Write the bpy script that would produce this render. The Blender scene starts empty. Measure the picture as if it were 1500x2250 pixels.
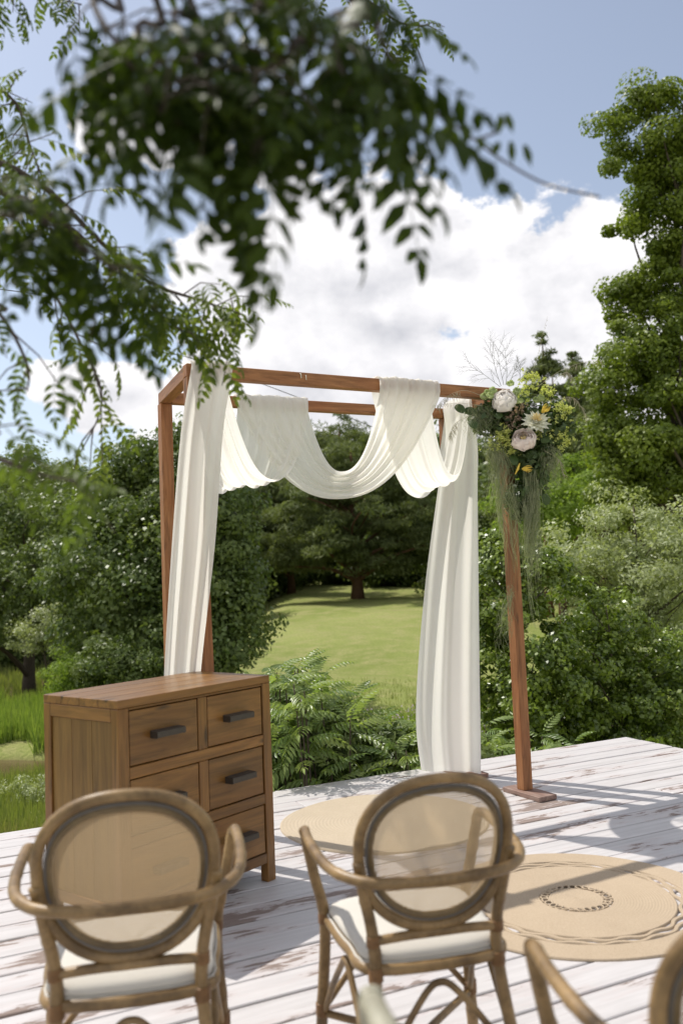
import bpy, bmesh, math, random
import numpy as np
from mathutils import Vector, Matrix, noise as mnoise
random.seed(7); RNG = np.random.default_rng(11)
SC = bpy.context.scene
COL = SC.collection
# ------------------------------------------------------------------ camera
CAM_H = 1.5
F_PX, PITCH, ROLL = 1958.1, 0.0666, 0.0392
Fw = Vector((0, math.cos(PITCH), math.sin(PITCH))); Rt = Vector((1, 0, 0)); Up = Rt.cross(Fw)
cr, sr = math.cos(ROLL), math.sin(ROLL)
RX = Rt * cr - Up * sr; UX = Rt * sr + Up * cr
cd = bpy.data.cameras.new('camera'); cam = bpy.data.objects.new('camera', cd); COL.objects.link(cam)
m3 = Matrix((RX, UX, -Fw)).transposed()
cam.matrix_world = Matrix.Translation((0, 0, CAM_H)) @ m3.to_4x4()
cd.sensor_fit = 'VERTICAL'; cd.sensor_height = 36; cd.sensor_width = 24; cd.lens = 36 * F_PX / 2250
cd.clip_start = 0.05; cd.clip_end = 3000
cd.dof.use_dof = True; cd.dof.focus_distance = 5.9; cd.dof.aperture_fstop = 2.1
SC.camera = cam
# ------------------------------------------------------------------ sky and sun
SUN_TO = Vector((-0.507, 0.340, 1.0)).normalized()
EL = math.asin(SUN_TO.z); AZ = math.atan2(SUN_TO.x, SUN_TO.y)
w = bpy.data.worlds.new('World'); SC.world = w; w.use_nodes = True
nt = w.node_tree; nt.nodes.clear()
def N(t, **k):
    n = nt.nodes.new(t)
    for a, b in k.items(): setattr(n, a, b)
    return n
def LK(a, b): nt.links.new(a, b)
def MA(op, a, b=None, c=None, clamp=False):
    n = N('ShaderNodeMath', operation=op); n.use_clamp = clamp
    for i, v in enumerate((a, b, c)):
        if v is None: continue
        if isinstance(v, (int, float)): n.inputs[i].default_value = v
        else: LK(v, n.inputs[i])
    return n.outputs[0]
sky = N('ShaderNodeTexSky', sky_type='NISHITA'); sky.sun_disc = False
sky.sun_elevation = EL; sky.sun_rotation = AZ; sky.air_density = 1.0; sky.dust_density = 1.2; sky.ozone_density = 2.2
hs = N('ShaderNodeHueSaturation'); hs.inputs['Saturation'].default_value = 0.66; hs.inputs['Value'].default_value = 1.0
LK(sky.outputs[0], hs.inputs['Color'])
b1 = N('ShaderNodeBackground'); LK(hs.outputs[0], b1.inputs[0]); b1.inputs[1].default_value = 0.122
tc = N('ShaderNodeTexCoord'); sep = N('ShaderNodeSeparateXYZ'); LK(tc.outputs['Generated'], sep.inputs[0])
az = MA('ARCTAN2', sep.outputs[0], sep.outputs[1]); el = MA('ARCSINE', sep.outputs[2])
# cumulus masses of this sky: centre azimuth, elevation, half width, half height (radians)
BLOBS = [(0.04, 0.295, 0.215, 0.130), (-0.03, 0.385, 0.07, 0.060), (0.085, 0.365, 0.095, 0.055), (0.165, 0.315, 0.09, 0.065),
         (0.275, 0.340, 0.055, 0.075), (0.25, 0.27, 0.15, 0.10), (0.10, 0.19, 0.36, 0.085), (-0.26, 0.20, 0.09, 0.040),
         (-0.215, 0.468, 0.085, 0.035), (0.40, 0.29, 0.13, 0.09),
         (-0.55, 0.30, 0.16, 0.07), (0.85, 0.35, 0.22, 0.10), (0.38, 0.60, 0.05, 0.02)]
wn = N('ShaderNodeTexNoise'); wn.inputs['Scale'].default_value = 7; wn.inputs['Detail'].default_value = 3; LK(tc.outputs['Generated'], wn.inputs['Vector'])
wsp = N('ShaderNodeSeparateColor'); LK(wn.outputs['Color'], wsp.inputs[0])
azw = MA('ADD', az, MA('MULTIPLY', MA('SUBTRACT', wsp.outputs[0], 0.5), 0.13)); elw = MA('ADD', el, MA('MULTIPLY', MA('SUBTRACT', wsp.outputs[1], 0.5), 0.09))
dens = None
for (a, e, rx, ry) in BLOBS:
    dx = MA('DIVIDE', MA('SUBTRACT', azw, a), rx); dy = MA('DIVIDE', MA('SUBTRACT', elw, e), ry)
    r2 = MA('ADD', MA('MULTIPLY', dx, dx), MA('MULTIPLY', dy, dy))
    v = MA('SUBTRACT', 1.0, MA('SQRT', r2))
    dens = v if dens is None else MA('SMOOTH_MAX', dens, v, 0.15)
away = MA('SMOOTHSTEP' if False else 'MULTIPLY', MA('SUBTRACT', MA('ABSOLUTE', az), 0.7), 3.0, clamp=True)
nbig = N('ShaderNodeTexNoise'); nbig.inputs['Scale'].default_value = 2.6; nbig.inputs['Detail'].default_value = 4
LK(tc.outputs['Generated'], nbig.inputs['Vector'])
genv = MA('MULTIPLY', MA('SUBTRACT', nbig.outputs[0], 0.5), 5.0)
dens = MA('MAXIMUM', dens, MA('SUBTRACT', genv, MA('MULTIPLY', MA('SUBTRACT', 1.0, away), 6.0)))
mp = N('ShaderNodeMapping'); mp.inputs['Scale'].default_value = (1, 1, 1.35); LK(tc.outputs['Generated'], mp.inputs[0])
fb = N('ShaderNodeTexNoise'); fb.inputs['Scale'].default_value = 11; fb.inputs['Detail'].default_value = 9; fb.inputs['Roughness'].default_value = 0.6
LK(mp.outputs[0], fb.inputs['Vector'])
fb2 = N('ShaderNodeTexNoise'); fb2.inputs['Scale'].default_value = 11; fb2.inputs['Detail'].default_value = 5; fb2.inputs['Roughness'].default_value = 0.55
mp2 = N('ShaderNodeMapping'); mp2.inputs['Scale'].default_value = (1, 1, 1.35); mp2.inputs['Location'].default_value = (-0.02, 0.0, 0.035)
LK(tc.outputs['Generated'], mp2.inputs[0]); LK(mp2.outputs[0], fb2.inputs['Vector'])
d1 = MA('ADD', dens, MA('MULTIPLY', MA('SUBTRACT', fb.outputs[0], 0.5), 2.3))
mask = N('ShaderNodeMapRange', interpolation_type='SMOOTHSTEP'); LK(d1, mask.inputs[0])
mask.inputs[1].default_value = -0.04; mask.inputs[2].default_value = 0.13
# relief: difference of the noise along the light, plus thick middles turning grey
rel = MA('MULTIPLY', MA('SUBTRACT', fb.outputs[0], fb2.outputs[0]), 2.2)
thick = N('ShaderNodeMapRange', interpolation_type='SMOOTHSTEP'); LK(d1, thick.inputs[0]); thick.inputs[1].default_value = 0.25; thick.inputs[2].default_value = 1.15
low = N('ShaderNodeMapRange'); LK(el, low.inputs[0]); low.inputs[1].default_value = 0.40; low.inputs[2].default_value = 0.27
sh = MA('SUBTRACT', MA('ADD', 0.92, rel), MA('MULTIPLY', MA('MULTIPLY', thick.outputs[0], low.outputs[0]), 0.50), clamp=True)
cc = N('ShaderNodeMix', data_type='RGBA'); LK(sh, cc.inputs[0])
cc.inputs[6].default_value = (0.50, 0.51, 0.56, 1); cc.inputs[7].default_value = (0.97, 0.955, 0.97, 1)
b2 = N('ShaderNodeBackground'); LK(cc.outputs[2], b2.inputs[0]); b2.inputs[1].default_value = 0.90
mx = N('ShaderNodeMixShader'); LK(mask.outputs[0], mx.inputs[0]); LK(b1.outputs[0], mx.inputs[1]); LK(b2.outputs[0], mx.inputs[2])
wo = N('ShaderNodeOutputWorld'); LK(mx.outputs[0], wo.inputs[0])
sl = bpy.data.lights.new('sun', 'SUN'); sl.energy = 3.6; sl.angle = math.radians(0.53); sl.color = (1.0, 0.955, 0.88)
so = bpy.data.objects.new('sun', sl); COL.objects.link(so); so.rotation_euler = SUN_TO.to_track_quat('Z', 'Y').to_euler(); so.location = (0, 0, 30)
# ------------------------------------------------------------------ exposure
SC.view_settings.view_transform = 'Standard'; SC.view_settings.look = 'None'; SC.view_settings.gamma = 1; SC.view_settings.use_curve_mapping = False
SC.view_settings.exposure = 0.34
SC.render.engine = 'CYCLES'
SC.cycles.max_bounces = 7; SC.cycles.diffuse_bounces = 3; SC.cycles.glossy_bounces = 2; SC.cycles.transmission_bounces = 4; SC.cycles.transparent_max_bounces = 8
SC.cycles.use_denoising = True; SC.cycles.caustics_reflective = False; SC.cycles.caustics_refractive = False
SC.cycles.sample_clamp_indirect = 4
SC.render.use_persistent_data = False
# ------------------------------------------------------------------ projection helpers used for laying out the place (metres in the world)
def at(px, py, dist):
    """world point seen at pixel (px,py) of the 1500x2250 photograph, at forward distance dist"""
    d = Fw + RX * ((px - 750) / F_PX) - UX * ((py - 1125) / F_PX)
    X = d * (dist / d.y); X.z += CAM_H; return X
def on_z(px, py, z=0.0):
    d = Fw + RX * ((px - 750) / F_PX) - UX * ((py - 1125) / F_PX)
    X = d * ((z - CAM_H) / d.z); X.z += CAM_H; return X
# ------------------------------------------------------------------ object helpers
def props(o, label=None, cat=None, group=None, kind=None):
    if label: o['label'] = label
    if cat: o['category'] = cat
    if group: o['group'] = group
    if kind: o['kind'] = kind
    return o
def empty(name, loc=(0, 0, 0), rz=0.0, label=None, cat=None, group=None, kind=None):
    o = bpy.data.objects.new(name, None); COL.objects.link(o); o.location = loc; o.rotation_euler = (0, 0, rz)
    o.empty_display_size = 0.1
    return props(o, label, cat, group, kind)
def mat_of(o): return Matrix.LocRotScale(o.location, o.rotation_euler, o.scale)
def world_of(o):
    m = mat_of(o)
    return (world_of(o.parent) @ o.matrix_parent_inverse @ m) if o.parent else m
def link(name, me, mat=None, parent=None, M=None, keep=True, **k):
    """link mesh as one object; M = world matrix (keep=True) or matrix local to parent (keep=False)"""
    o = bpy.data.objects.new(name, me); COL.objects.link(o)
    if mat is not None and len(me.materials) == 0:
        for mm in (mat if isinstance(mat, (list, tuple)) else [mat]): me.materials.append(mm)
    if M is not None: o.matrix_basis = M
    if parent is not None:
        o.parent = parent
        if keep: o.matrix_parent_inverse = world_of(parent).inverted()
    return props(o, **k)
class MB:
    def __init__(s): s.v = []; s.f = []; s.n = 0; s.mi = []
    def add(s, v, f, mi=0):
        s.v.extend([tuple(p) for p in v]); s.f.extend([tuple(i + s.n for i in q) for q in f]); s.mi.extend([mi] * len(f)); s.n += len(v)
    def tube(s, pts, r, sides=8, closed=False, caps=True, mi=0):
        P = [Vector(p) for p in pts]; n = len(P)
        R = r if isinstance(r, (list, tuple, np.ndarray)) else [r] * n
        V = []; F = []; up = None
        for i in range(n):
            if closed: t = P[(i + 1) % n] - P[i - 1]
            else: t = P[min(i + 1, n - 1)] - P[max(i - 1, 0)]
            if t.length < 1e-9: t = Vector((0, 0, 1))
            t.normalize()
            if up is None:
                a = Vector((0, 0, 1)) if abs(t.z) < 0.9 else Vector((1, 0, 0))
                up = t.cross(a).normalized()
            up = (up - t * up.dot(t)); 
            if up.length < 1e-6: up = t.orthogonal()
            up.normalize(); sd = t.cross(up)
            for k in range(sides):
                a = 2 * math.pi * k / sides
                V.append(P[i] + (up * math.cos(a) + sd * math.sin(a)) * R[i])
        m = n if closed else n - 1
        for i in range(m):
            j = (i + 1) % n
            for k in range(sides):
                k2 = (k + 1) % sides
                F.append((i * sides + k, i * sides + k2, j * sides + k2, j * sides + k))
        if not closed and caps:
            F.append(tuple(range(sides - 1, -1, -1))); F.append(tuple((n - 1) * sides + k for k in range(sides)))
        s.add(V, F, mi)
    def box(s, lo, hi, mi=0):
        x0, y0, z0 = lo; x1, y1, z1 = hi
        s.add([(x0,y0,z0),(x1,y0,z0),(x1,y1,z0),(x0,y1,z0),(x0,y0,z1),(x1,y0,z1),(x1,y1,z1),(x0,y1,z1)],
              [(0,3,2,1),(4,5,6,7),(0,1,5,4),(1,2,6,5),(2,3,7,6),(3,0,4,7)], mi)
    def mesh(s, name, smooth=True):
        me = bpy.data.meshes.new(name); me.from_pydata(s.v, [], s.f)
        me.polygons.foreach_set('material_index', s.mi)
        if smooth: me.polygons.foreach_set('use_smooth', [True] * len(s.f))
        me.update(); return me
    def build(s, name, mat, parent=None, smooth=True, M=None, keep=True, **k):
        return link(name, s.mesh(name, smooth), mat, parent, M, keep, **k)
def box_mesh(name, sx, sy, sz, bev=0.003, seg=1, jit=0.0):
    """bevelled box centred on the origin"""
    bm = bmesh.new(); bmesh.ops.create_cube(bm, size=1.0)
    for v in bm.verts: v.co = Vector((v.co.x * sx, v.co.y * sy, v.co.z * sz)) + Vector([random.uniform(-jit, jit) for _ in range(3)])
    if bev: bmesh.ops.bevel(bm, geom=bm.edges[:], offset=bev, segments=seg, affect='EDGES', profile=0.5)
    me = bpy.data.meshes.new(name); bm.to_mesh(me); bm.free(); return me
def axis_matrix(p0, p1, side):
    """matrix whose X runs p0->p1, Y along side; origin at the middle"""
    p0, p1 = Vector(p0), Vector(p1); x = (p1 - p0).normalized(); y = Vector(side); y = (y - x * y.dot(x)).normalized(); z = x.cross(y)
    M = Matrix((x, y, z)).transposed().to_4x4(); M.translation = (p0 + p1) / 2; return M
def beam(name, p0, p1, side, wy, wz, mat, parent, bev=0.003, **k):
    L = (Vector(p1) - Vector(p0)).length
    return link(name, box_mesh(name, L, wy, wz, bev), mat, parent, axis_matrix(p0, p1, side), **k)
def smooth_pts(P, n=6, closed=False):
    """Catmull-Rom through the points"""
    P = [Vector(p) for p in P]; out = []; m = len(P)
    for i in range(m if closed else m - 1):
        if closed: a, b, c, d = P[i - 1], P[i], P[(i + 1) % m], P[(i + 2) % m]
        else: a, b, c, d = P[max(i - 1, 0)], P[i], P[i + 1], P[min(i + 2, m - 1)]
        for j in range(n):
            t = j / n; t2 = t * t; t3 = t2 * t
            out.append(0.5 * ((2 * b) + (c - a) * t + (2 * a - 5 * b + 4 * c - d) * t2 + (3 * b - 3 * c + d - a) * t3))
    if not closed: out.append(P[-1].copy())
    return out
# ------------------------------------------------------------------ material helpers
class Mt:
    def __init__(s, name):
        s.m = bpy.data.materials.new(name); s.m.use_nodes = True; s.t = s.m.node_tree; s.t.nodes.clear()
        s.out = s.t.nodes.new('ShaderNodeOutputMaterial')
    def n(s, t, **k):
        x = s.t.nodes.new(t)
        for a, b in k.items():
            if a.startswith('i_'): x.inputs[a[2:].replace('_', ' ')].default_value = b
            else: setattr(x, a, b)
        return x
    def l(s, a, b): s.t.links.new(a, b)
    def coord(s, kind='Object', scale=(1, 1, 1), rnd=0.0, loc=(0, 0, 0)):
        c = s.n('ShaderNodeTexCoord'); o = c.outputs[kind]
        mp = s.n('ShaderNodeMapping'); mp.inputs['Scale'].default_value = scale; mp.inputs['Location'].default_value = loc; s.l(o, mp.inputs[0])
        if rnd:
            oi = s.n('ShaderNodeObjectInfo'); mm = s.n('ShaderNodeMath', operation='MULTIPLY'); s.l(oi.outputs['Random'], mm.inputs[0]); mm.inputs[1].default_value = rnd
            va = s.n('ShaderNodeVectorMath', operation='ADD'); s.l(mp.outputs[0], va.inputs[0]); s.l(mm.outputs[0], va.inputs[1]); return va.outputs[0]
        return mp.outputs[0]
    def noise(s, vec, scale, detail=4, rough=0.55, dist=0.0):
        x = s.n('ShaderNodeTexNoise'); x.inputs['Scale'].default_value = scale; x.inputs['Detail'].default_value = detail
        x.inputs['Roughness'].default_value = rough; x.inputs['Distortion'].default_value = dist
        if vec is not None: s.l(vec, x.inputs['Vector'])
        return x.outputs[0]
    def ramp(s, fac, stops):
        r = s.n('ShaderNodeValToRGB'); s.l(fac, r.inputs[0]); e = r.color_ramp.elements
        while len(e) < len(stops): e.new(0.5)
        for q, (p, c) in zip(e, stops):
            q.position = p; q.color = (c, c, c, 1) if isinstance(c, (int, float)) else (*c, 1)
        return r.outputs[0]
    def mix(s, fac, a, b, mode='MIX'):
        x = s.n('ShaderNodeMix', data_type='RGBA', blend_type=mode)
        for i, v in ((0, fac), (6, a), (7, b)):
            if isinstance(v, (int, float)): x.inputs[i].default_value = v
            elif isinstance(v, tuple): x.inputs[i].default_value = (*v, 1)
            else: s.l(v, x.inputs[i])
        return x.outputs[2]
    def math(s, op, a, b=None, clamp=False):
        x = s.n('ShaderNodeMath', operation=op); x.use_clamp = clamp
        for i, v in enumerate((a, b)):
            if v is None: continue
            if isinstance(v, (int, float)): x.inputs[i].default_value = v
            else: s.l(v, x.inputs[i])
        return x.outputs[0]
    def bump(s, h, strength=0.3, dist=0.01):
        b = s.n('ShaderNodeBump'); b.inputs['Strength'].default_value = strength; b.inputs['Distance'].default_value = dist; s.l(h, b.inputs['Height']); return b.outputs[0]
    def bsdf(s, col, rough=0.6, spec=0.4, normal=None, **k):
        b = s.n('ShaderNodeBsdfPrincipled')
        for nm, v in (('Base Color', col), ('Roughness', rough), ('Specular IOR Level', spec)):
            if isinstance(v, tuple): b.inputs[nm].default_value = (*v, 1)
            elif isinstance(v, (int, float)): b.inputs[nm].default_value = v
            else: s.l(v, b.inputs[nm])
        for nm, v in k.items(): b.inputs[nm.replace('_', ' ')].default_value = v
        if normal is not None: s.l(normal, b.inputs['Normal'])
        return b.outputs[0]
    def done(s, shader): s.l(shader, s.out.inputs[0]); return s.m
def mat_wood(name, dark, light, red=None, rough=0.5, grain=1.0, spec=0.35):
    t = Mt(name); v = t.coord('Object', (1.3 * grain, 16 * grain, 16 * grain), rnd=37)
    g = t.noise(v, 1.6, 6, 0.65, 1.2); g2 = t.noise(t.coord('Object', (2.2, 5, 5), rnd=11), 1.5, 3, 0.5, 0.4)
    fine = t.noise(t.coord('Object', (8, 160, 160), rnd=5), 1.5, 3, 0.6)
    c = t.ramp(g, [(0.32, dark), (0.48, tuple((a + b) / 2 for a, b in zip(dark, light))), (0.66, light)])
    c = t.mix(t.math('MULTIPLY', t.ramp(g2, [(0.45, 0.0), (0.75, 1.0)]), 0.55), c, red or dark)
    vr = t.n('ShaderNodeTexVoronoi', feature='F1'); vr.inputs['Scale'].default_value = 1.0; t.l(t.coord('Object', (2.3, 9, 9), rnd=19), vr.inputs['Vector'])
    knot = t.ramp(vr.outputs['Distance'], [(0.05, 1.0), (0.14, 0.0)])
    c = t.mix(t.math('MULTIPLY', knot, 0.85), c, tuple(x * 0.22 for x in dark))
    c = t.mix(t.math('MULTIPLY', fine, 0.35), c, tuple(x * 0.55 for x in dark))
    oi = t.n('ShaderNodeObjectInfo'); hsv = t.n('ShaderNodeHueSaturation'); t.l(c, hsv.inputs['Color'])
    t.l(t.math('ADD', t.math('MULTIPLY', oi.outputs['Random'], 0.35), 0.82), hsv.inputs['Value'])
    nb = t.bump(t.math('ADD', fine, t.math('MULTIPLY', g, 0.7)), 0.35, 0.002)
    return t.done(t.bsdf(hsv.outputs[0], rough, spec, nb))
def mat_leaf(name, a, b, trans=0.35, rough=0.45, spec=0.35, tcol=None):
    """leaf: colour varies leaf by leaf through the 'rnd' attribute"""
    t = Mt(name); at_ = t.n('ShaderNodeAttribute', attribute_name='rnd')
    c = t.mix(at_.outputs['Fac'], a, b)
    s1 = t.bsdf(c, rough, spec)
    tr = t.n('ShaderNodeBsdfTranslucent'); t.l(t.mix(1.0, c, tcol or (1.6, 1.7, 0.7), 'MULTIPLY'), tr.inputs[0])
    mx = t.n('ShaderNodeMixShader'); mx.inputs[0].default_value = trans; t.l(s1, mx.inputs[1]); t.l(tr.outputs[0], mx.inputs[2])
    return t.done(mx.outputs[0])
M = {}
M['frame'] = mat_wood('stained timber', (0.15, 0.060, 0.020), (0.45, 0.205, 0.082), (0.28, 0.095, 0.033), 0.55)
M['chest'] = mat_wood('chest pine', (0.105, 0.048, 0.009), (0.315, 0.150, 0.036), (0.200, 0.078, 0.016), 0.33, 0.8, 0.5)
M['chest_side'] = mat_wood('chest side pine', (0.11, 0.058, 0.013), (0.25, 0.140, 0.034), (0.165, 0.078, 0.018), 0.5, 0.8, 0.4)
def mat_plain(name, col, rough=0.6, spec=0.4, metal=0.0, bump=0.0, bscale=60, var=0.15):
    t = Mt(name); n = t.noise(t.coord('Object', (1, 1, 1), rnd=9), bscale, 4)
    c = t.mix(n, tuple(x * (1 - var) for x in col), tuple(min(1, x * (1 + var)) for x in col))
    return t.done(t.bsdf(c, rough, spec, t.bump(n, bump, 0.003) if bump else None, Metallic=metal))
M['iron'] = mat_plain('dark iron', (0.062, 0.052, 0.042), 0.45, 0.5, 0.4, 0.1, 120, 0.4)
M['dark_gap'] = mat_plain('dark inner wood', (0.025, 0.015, 0.009), 0.8)
M['joist'] = mat_plain('old joist', (0.10, 0.07, 0.05), 0.8)
M['cushion'] = mat_plain('linen cushion', (0.56, 0.53, 0.475), 0.85, 0.1, 0, 0.35, 420, 0.08)
def mat_deck():
    t = Mt('peeling painted board'); v = t.coord('Object', (1, 1, 1), rnd=53)
    vs = t.n('ShaderNodeMapping'); vs.inputs['Scale'].default_value = (1.0, 3.2, 3.2); t.l(v, vs.inputs[0])
    big = t.noise(vs.outputs[0], 1.5, 3, 0.5)
    vf = t.n('ShaderNodeMapping'); vf.inputs['Scale'].default_value = (7.0, 42, 42); t.l(v, vf.inputs[0])
    fn = t.noise(vf.outputs[0], 1.0, 8, 0.68, 0.5)
    # worn places: large soft patches broken up by fine flaking along the grain
    wear = t.math('ADD', t.math('MULTIPLY', big, 1.0), t.math('MULTIPLY', fn, 0.55))
    pm = t.ramp(wear, [(0.895, 0.0), (0.925, 1.0)])
    vg = t.n('ShaderNodeMapping'); vg.inputs['Scale'].default_value = (2.0, 90, 90); t.l(v, vg.inputs[0])
    gr = t.noise(vg.outputs[0], 1.0, 5, 0.7)
    cr_ = t.ramp(gr, [(0.655, 0.0), (0.70, 1.0)])
    paint = t.mix(t.noise(vs.outputs[0], 5, 4), (0.475, 0.450, 0.445), (0.60, 0.575, 0.57))
    under = t.mix(t.noise(vf.outputs[0], 2.3, 3), (0.15, 0.105, 0.085), (0.31, 0.25, 0.22))
    vd = t.n('ShaderNodeMapping'); vd.inputs['Scale'].default_value = (0.9, 26, 26); t.l(v, vd.inputs[0])
    paint = t.mix(t.math('MULTIPLY', t.ramp(t.noise(vd.outputs[0], 1.0, 6, 0.7), [(0.42, 0.0), (0.72, 1.0)]), 0.55), paint, (0.34, 0.32, 0.305))
    half = t.ramp(wear, [(0.80, 0.0), (0.90, 1.0)])
    pc = t.mix(t.math('MULTIPLY', half, 0.45), paint, (0.50, 0.42, 0.40))
    c = t.mix(pm, pc, under)
    c = t.mix(t.math('MULTIPLY', cr_, 0.55), c, (0.22, 0.16, 0.14))
    h = t.math('SUBTRACT', t.math('MULTIPLY', gr, 0.35), t.math('MULTIPLY', pm, 0.8))
    return t.done(t.bsdf(c, t.ramp(pm, [(0, 0.48), (1, 0.8)]), 0.4, t.bump(h, 0.5, 0.003)))
M['deck'] = mat_deck()
def mat_rattan(name, a, b, rough=0.42, spec=0.45):
    t = Mt(name); v = t.coord('Object', (1, 1, 1), rnd=21)
    n1 = t.noise(v, 9, 5, 0.6); n2 = t.noise(v, 70, 4, 0.6)
    c = t.mix(t.ramp(n1, [(0.35, 0.0), (0.65, 1.0)]), a, b); c = t.mix(t.math('MULTIPLY', t.ramp(n2, [(0.5, 0.0), (0.75, 1.0)]), 0.4), c, tuple(x * 0.5 for x in a))
    return t.done(t.bsdf(c, rough, spec, t.bump(n2, 0.2, 0.002)))
M['rattan'] = mat_rattan('rattan cane', (0.125, 0.074, 0.028), (0.32, 0.205, 0.088))
M['binding'] = mat_rattan('rattan binding', (0.17, 0.085, 0.03), (0.28, 0.15, 0.06))
M['piping'] = mat_plain('grey piping', (0.12, 0.11, 0.10), 0.5)
M['pale_cane'] = mat_rattan('pale cane', (0.27, 0.25, 0.18), (0.40, 0.38, 0.29))
def mat_net():
    t = Mt('woven chair netting'); c = t.n('ShaderNodeTexCoord'); sp = t.n('ShaderNodeSeparateXYZ'); t.l(c.outputs['Object'], sp.inputs[0])
    sx = t.math('SINE', t.math('MULTIPLY', sp.outputs[0], 2 * math.pi / 0.0062)); sz = t.math('SINE', t.math('MULTIPLY', sp.outputs[2], 2 * math.pi / 0.0062))
    hole = t.math('MULTIPLY', t.math('GREATER_THAN', sx, -0.25), t.math('GREATER_THAN', sz, -0.25))
    b = t.bsdf((0.40, 0.29, 0.17), 0.6, 0.3); tr = t.n('ShaderNodeBsdfTranslucent'); tr.inputs[0].default_value = (0.50, 0.37, 0.22, 1)
    m1 = t.n('ShaderNodeMixShader'); m1.inputs[0].default_value = 0.4; t.l(b, m1.inputs[1]); t.l(tr.outputs[0], m1.inputs[2])
    tp = t.n('ShaderNodeBsdfTransparent'); m2 = t.n('ShaderNodeMixShader'); t.l(t.math('MULTIPLY', hole, 0.95), m2.inputs[0]); t.l(m1.outputs[0], m2.inputs[1]); t.l(tp.outputs[0], m2.inputs[2])
    return t.done(m2.outputs[0])
M['net'] = mat_net()
def mat_cloth():
    t = Mt('sheer cream cloth'); v = t.coord('Object', (1, 1, 1)); n = t.noise(v, 330, 2, 0.5); n2 = t.noise(v, 5, 3)
    c = t.mix(n2, (0.91, 0.89, 0.84), (0.95, 0.935, 0.89))
    c = t.mix(t.math('MULTIPLY', n, 0.25), c, (0.82, 0.79, 0.72))
    b = t.bsdf(c, 0.85, 0.1, t.bump(n, 0.3, 0.002)); tr = t.n('ShaderNodeBsdfTranslucent'); tr.inputs[0].default_value = (0.96, 0.94, 0.87, 1)
    m = t.n('ShaderNodeMixShader'); m.inputs[0].default_value = 0.52; t.l(b, m.inputs[1]); t.l(tr.outputs[0], m.inputs[2])
    tp = t.n('ShaderNodeBsdfTransparent'); m2 = t.n('ShaderNodeMixShader'); m2.inputs[0].default_value = 0.04; t.l(m.outputs[0], m2.inputs[1]); t.l(tp.outputs[0], m2.inputs[2])
    return t.done(m2.outputs[0])
M['cloth'] = mat_cloth()
def mat_jute(name, a, b):
    t = Mt(name); v = t.coord('Object', (1, 1, 1)); n = t.noise(v, 130, 4, 0.6); n2 = t.noise(v, 6, 3)
    c = t.mix(n, a, b); c = t.mix(t.math('MULTIPLY', n2, 0.35), c, tuple(x * 0.8 for x in a))
    return t.done(t.bsdf(c, 0.85, 0.15, t.bump(n, 0.6, 0.003)))
M['jute'] = mat_jute('jute braid', (0.36, 0.275, 0.185), (0.54, 0.44, 0.325))
M['jute_pale'] = mat_jute('pale jute braid', (0.40, 0.325, 0.23), (0.57, 0.485, 0.37))
# ================================================================== the lie of the land
def gz(x, y):
    x = np.asarray(x, float); y = np.asarray(y, float)
    def ss(a, b, t): t = np.clip((t - a) / (b - a), 0, 1); return t * t * (3 - 2 * t)
    z = -1.12 + 0.0 * x
    z = z + 1.45 * ss(15, 56, y) + 0.55 * ss(45, 75, y) + 11.0 * ss(78, 170, y) + 9 * ss(150, 260, y)
    left = ss(-2.5, -6.0, x) if False else (1 - ss(-7.0, -2.5, x))
    z = z - left * (0.35 * ss(8, 12, y) + 1.1 * ss(16, 40, y) * (1 - ss(45, 80, y)))
    z = z - left * 1.0 * np.exp(-((y - (15.0 + 0.05 * (x + 5))) / 0.85) ** 2)
    z = z - (1 - ss(-9.5, -5.0, x)) * 0.25 * np.exp(-((y - 24.5) / 2.4) ** 2)
    z = z + 3.0 * ss(14, 60, x) * ss(8, 40, y)
    z = z + 0.10 * np.sin(x * 0.31 + 1) * np.sin(y * 0.23) + 0.05 * np.sin(x * 0.9 + y * 0.7)
    return z
def gzf(x, y): return float(gz(x, y))
def axis_vals(a, b, fine0, fine1, s0, s1):
    v = [fine0]
    while v[-1] < fine1: v.append(v[-1] + s0)
    st = s0
    while v[-1] < b: st = min(s1, st * 1.09); v.append(v[-1] + st)
    st = s0; lo = [fine0]
    while lo[-1] > a: st = min(s1, st * 1.09); lo.append(lo[-1] - st)
    return np.array(lo[:0:-1] + v)
xs = axis_vals(-420, 420, -12, 14, 0.35, 14); ys = axis_vals(-60, 700, 4, 34, 0.35, 14)
X, Y = np.meshgrid(xs, ys); Z = gz(X, Y)
nx, ny = len(xs), len(ys)
idx = np.arange(nx * ny).reshape(ny, nx)
quads = np.stack([idx[:-1, :-1], idx[:-1, 1:], idx[1:, 1:], idx[1:, :-1]], -1).reshape(-1, 4)
def np_mesh(name, V, Q, smooth=False, rnd=None):
    V = np.ascontiguousarray(V, np.float32); k = Q.shape[1]; nf = len(Q)
    me = bpy.data.meshes.new(name); me.vertices.add(len(V)); me.vertices.foreach_set('co', V.ravel())
    me.loops.add(nf * k); me.loops.foreach_set('vertex_index', np.ascontiguousarray(Q, np.int32).ravel())
    me.polygons.add(nf); me.polygons.foreach_set('loop_start', np.arange(0, nf * k, k, dtype=np.int32)); me.polygons.foreach_set('loop_total', np.full(nf, k, np.int32))
    if smooth: me.polygons.foreach_set('use_smooth', np.ones(nf, bool))
    if rnd is not None:
        a = me.attributes.new('rnd', 'FLOAT', 'FACE'); a.data.foreach_set('value', np.ascontiguousarray(rnd, np.float32))
    me.update(calc_edges=True); return me
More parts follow.
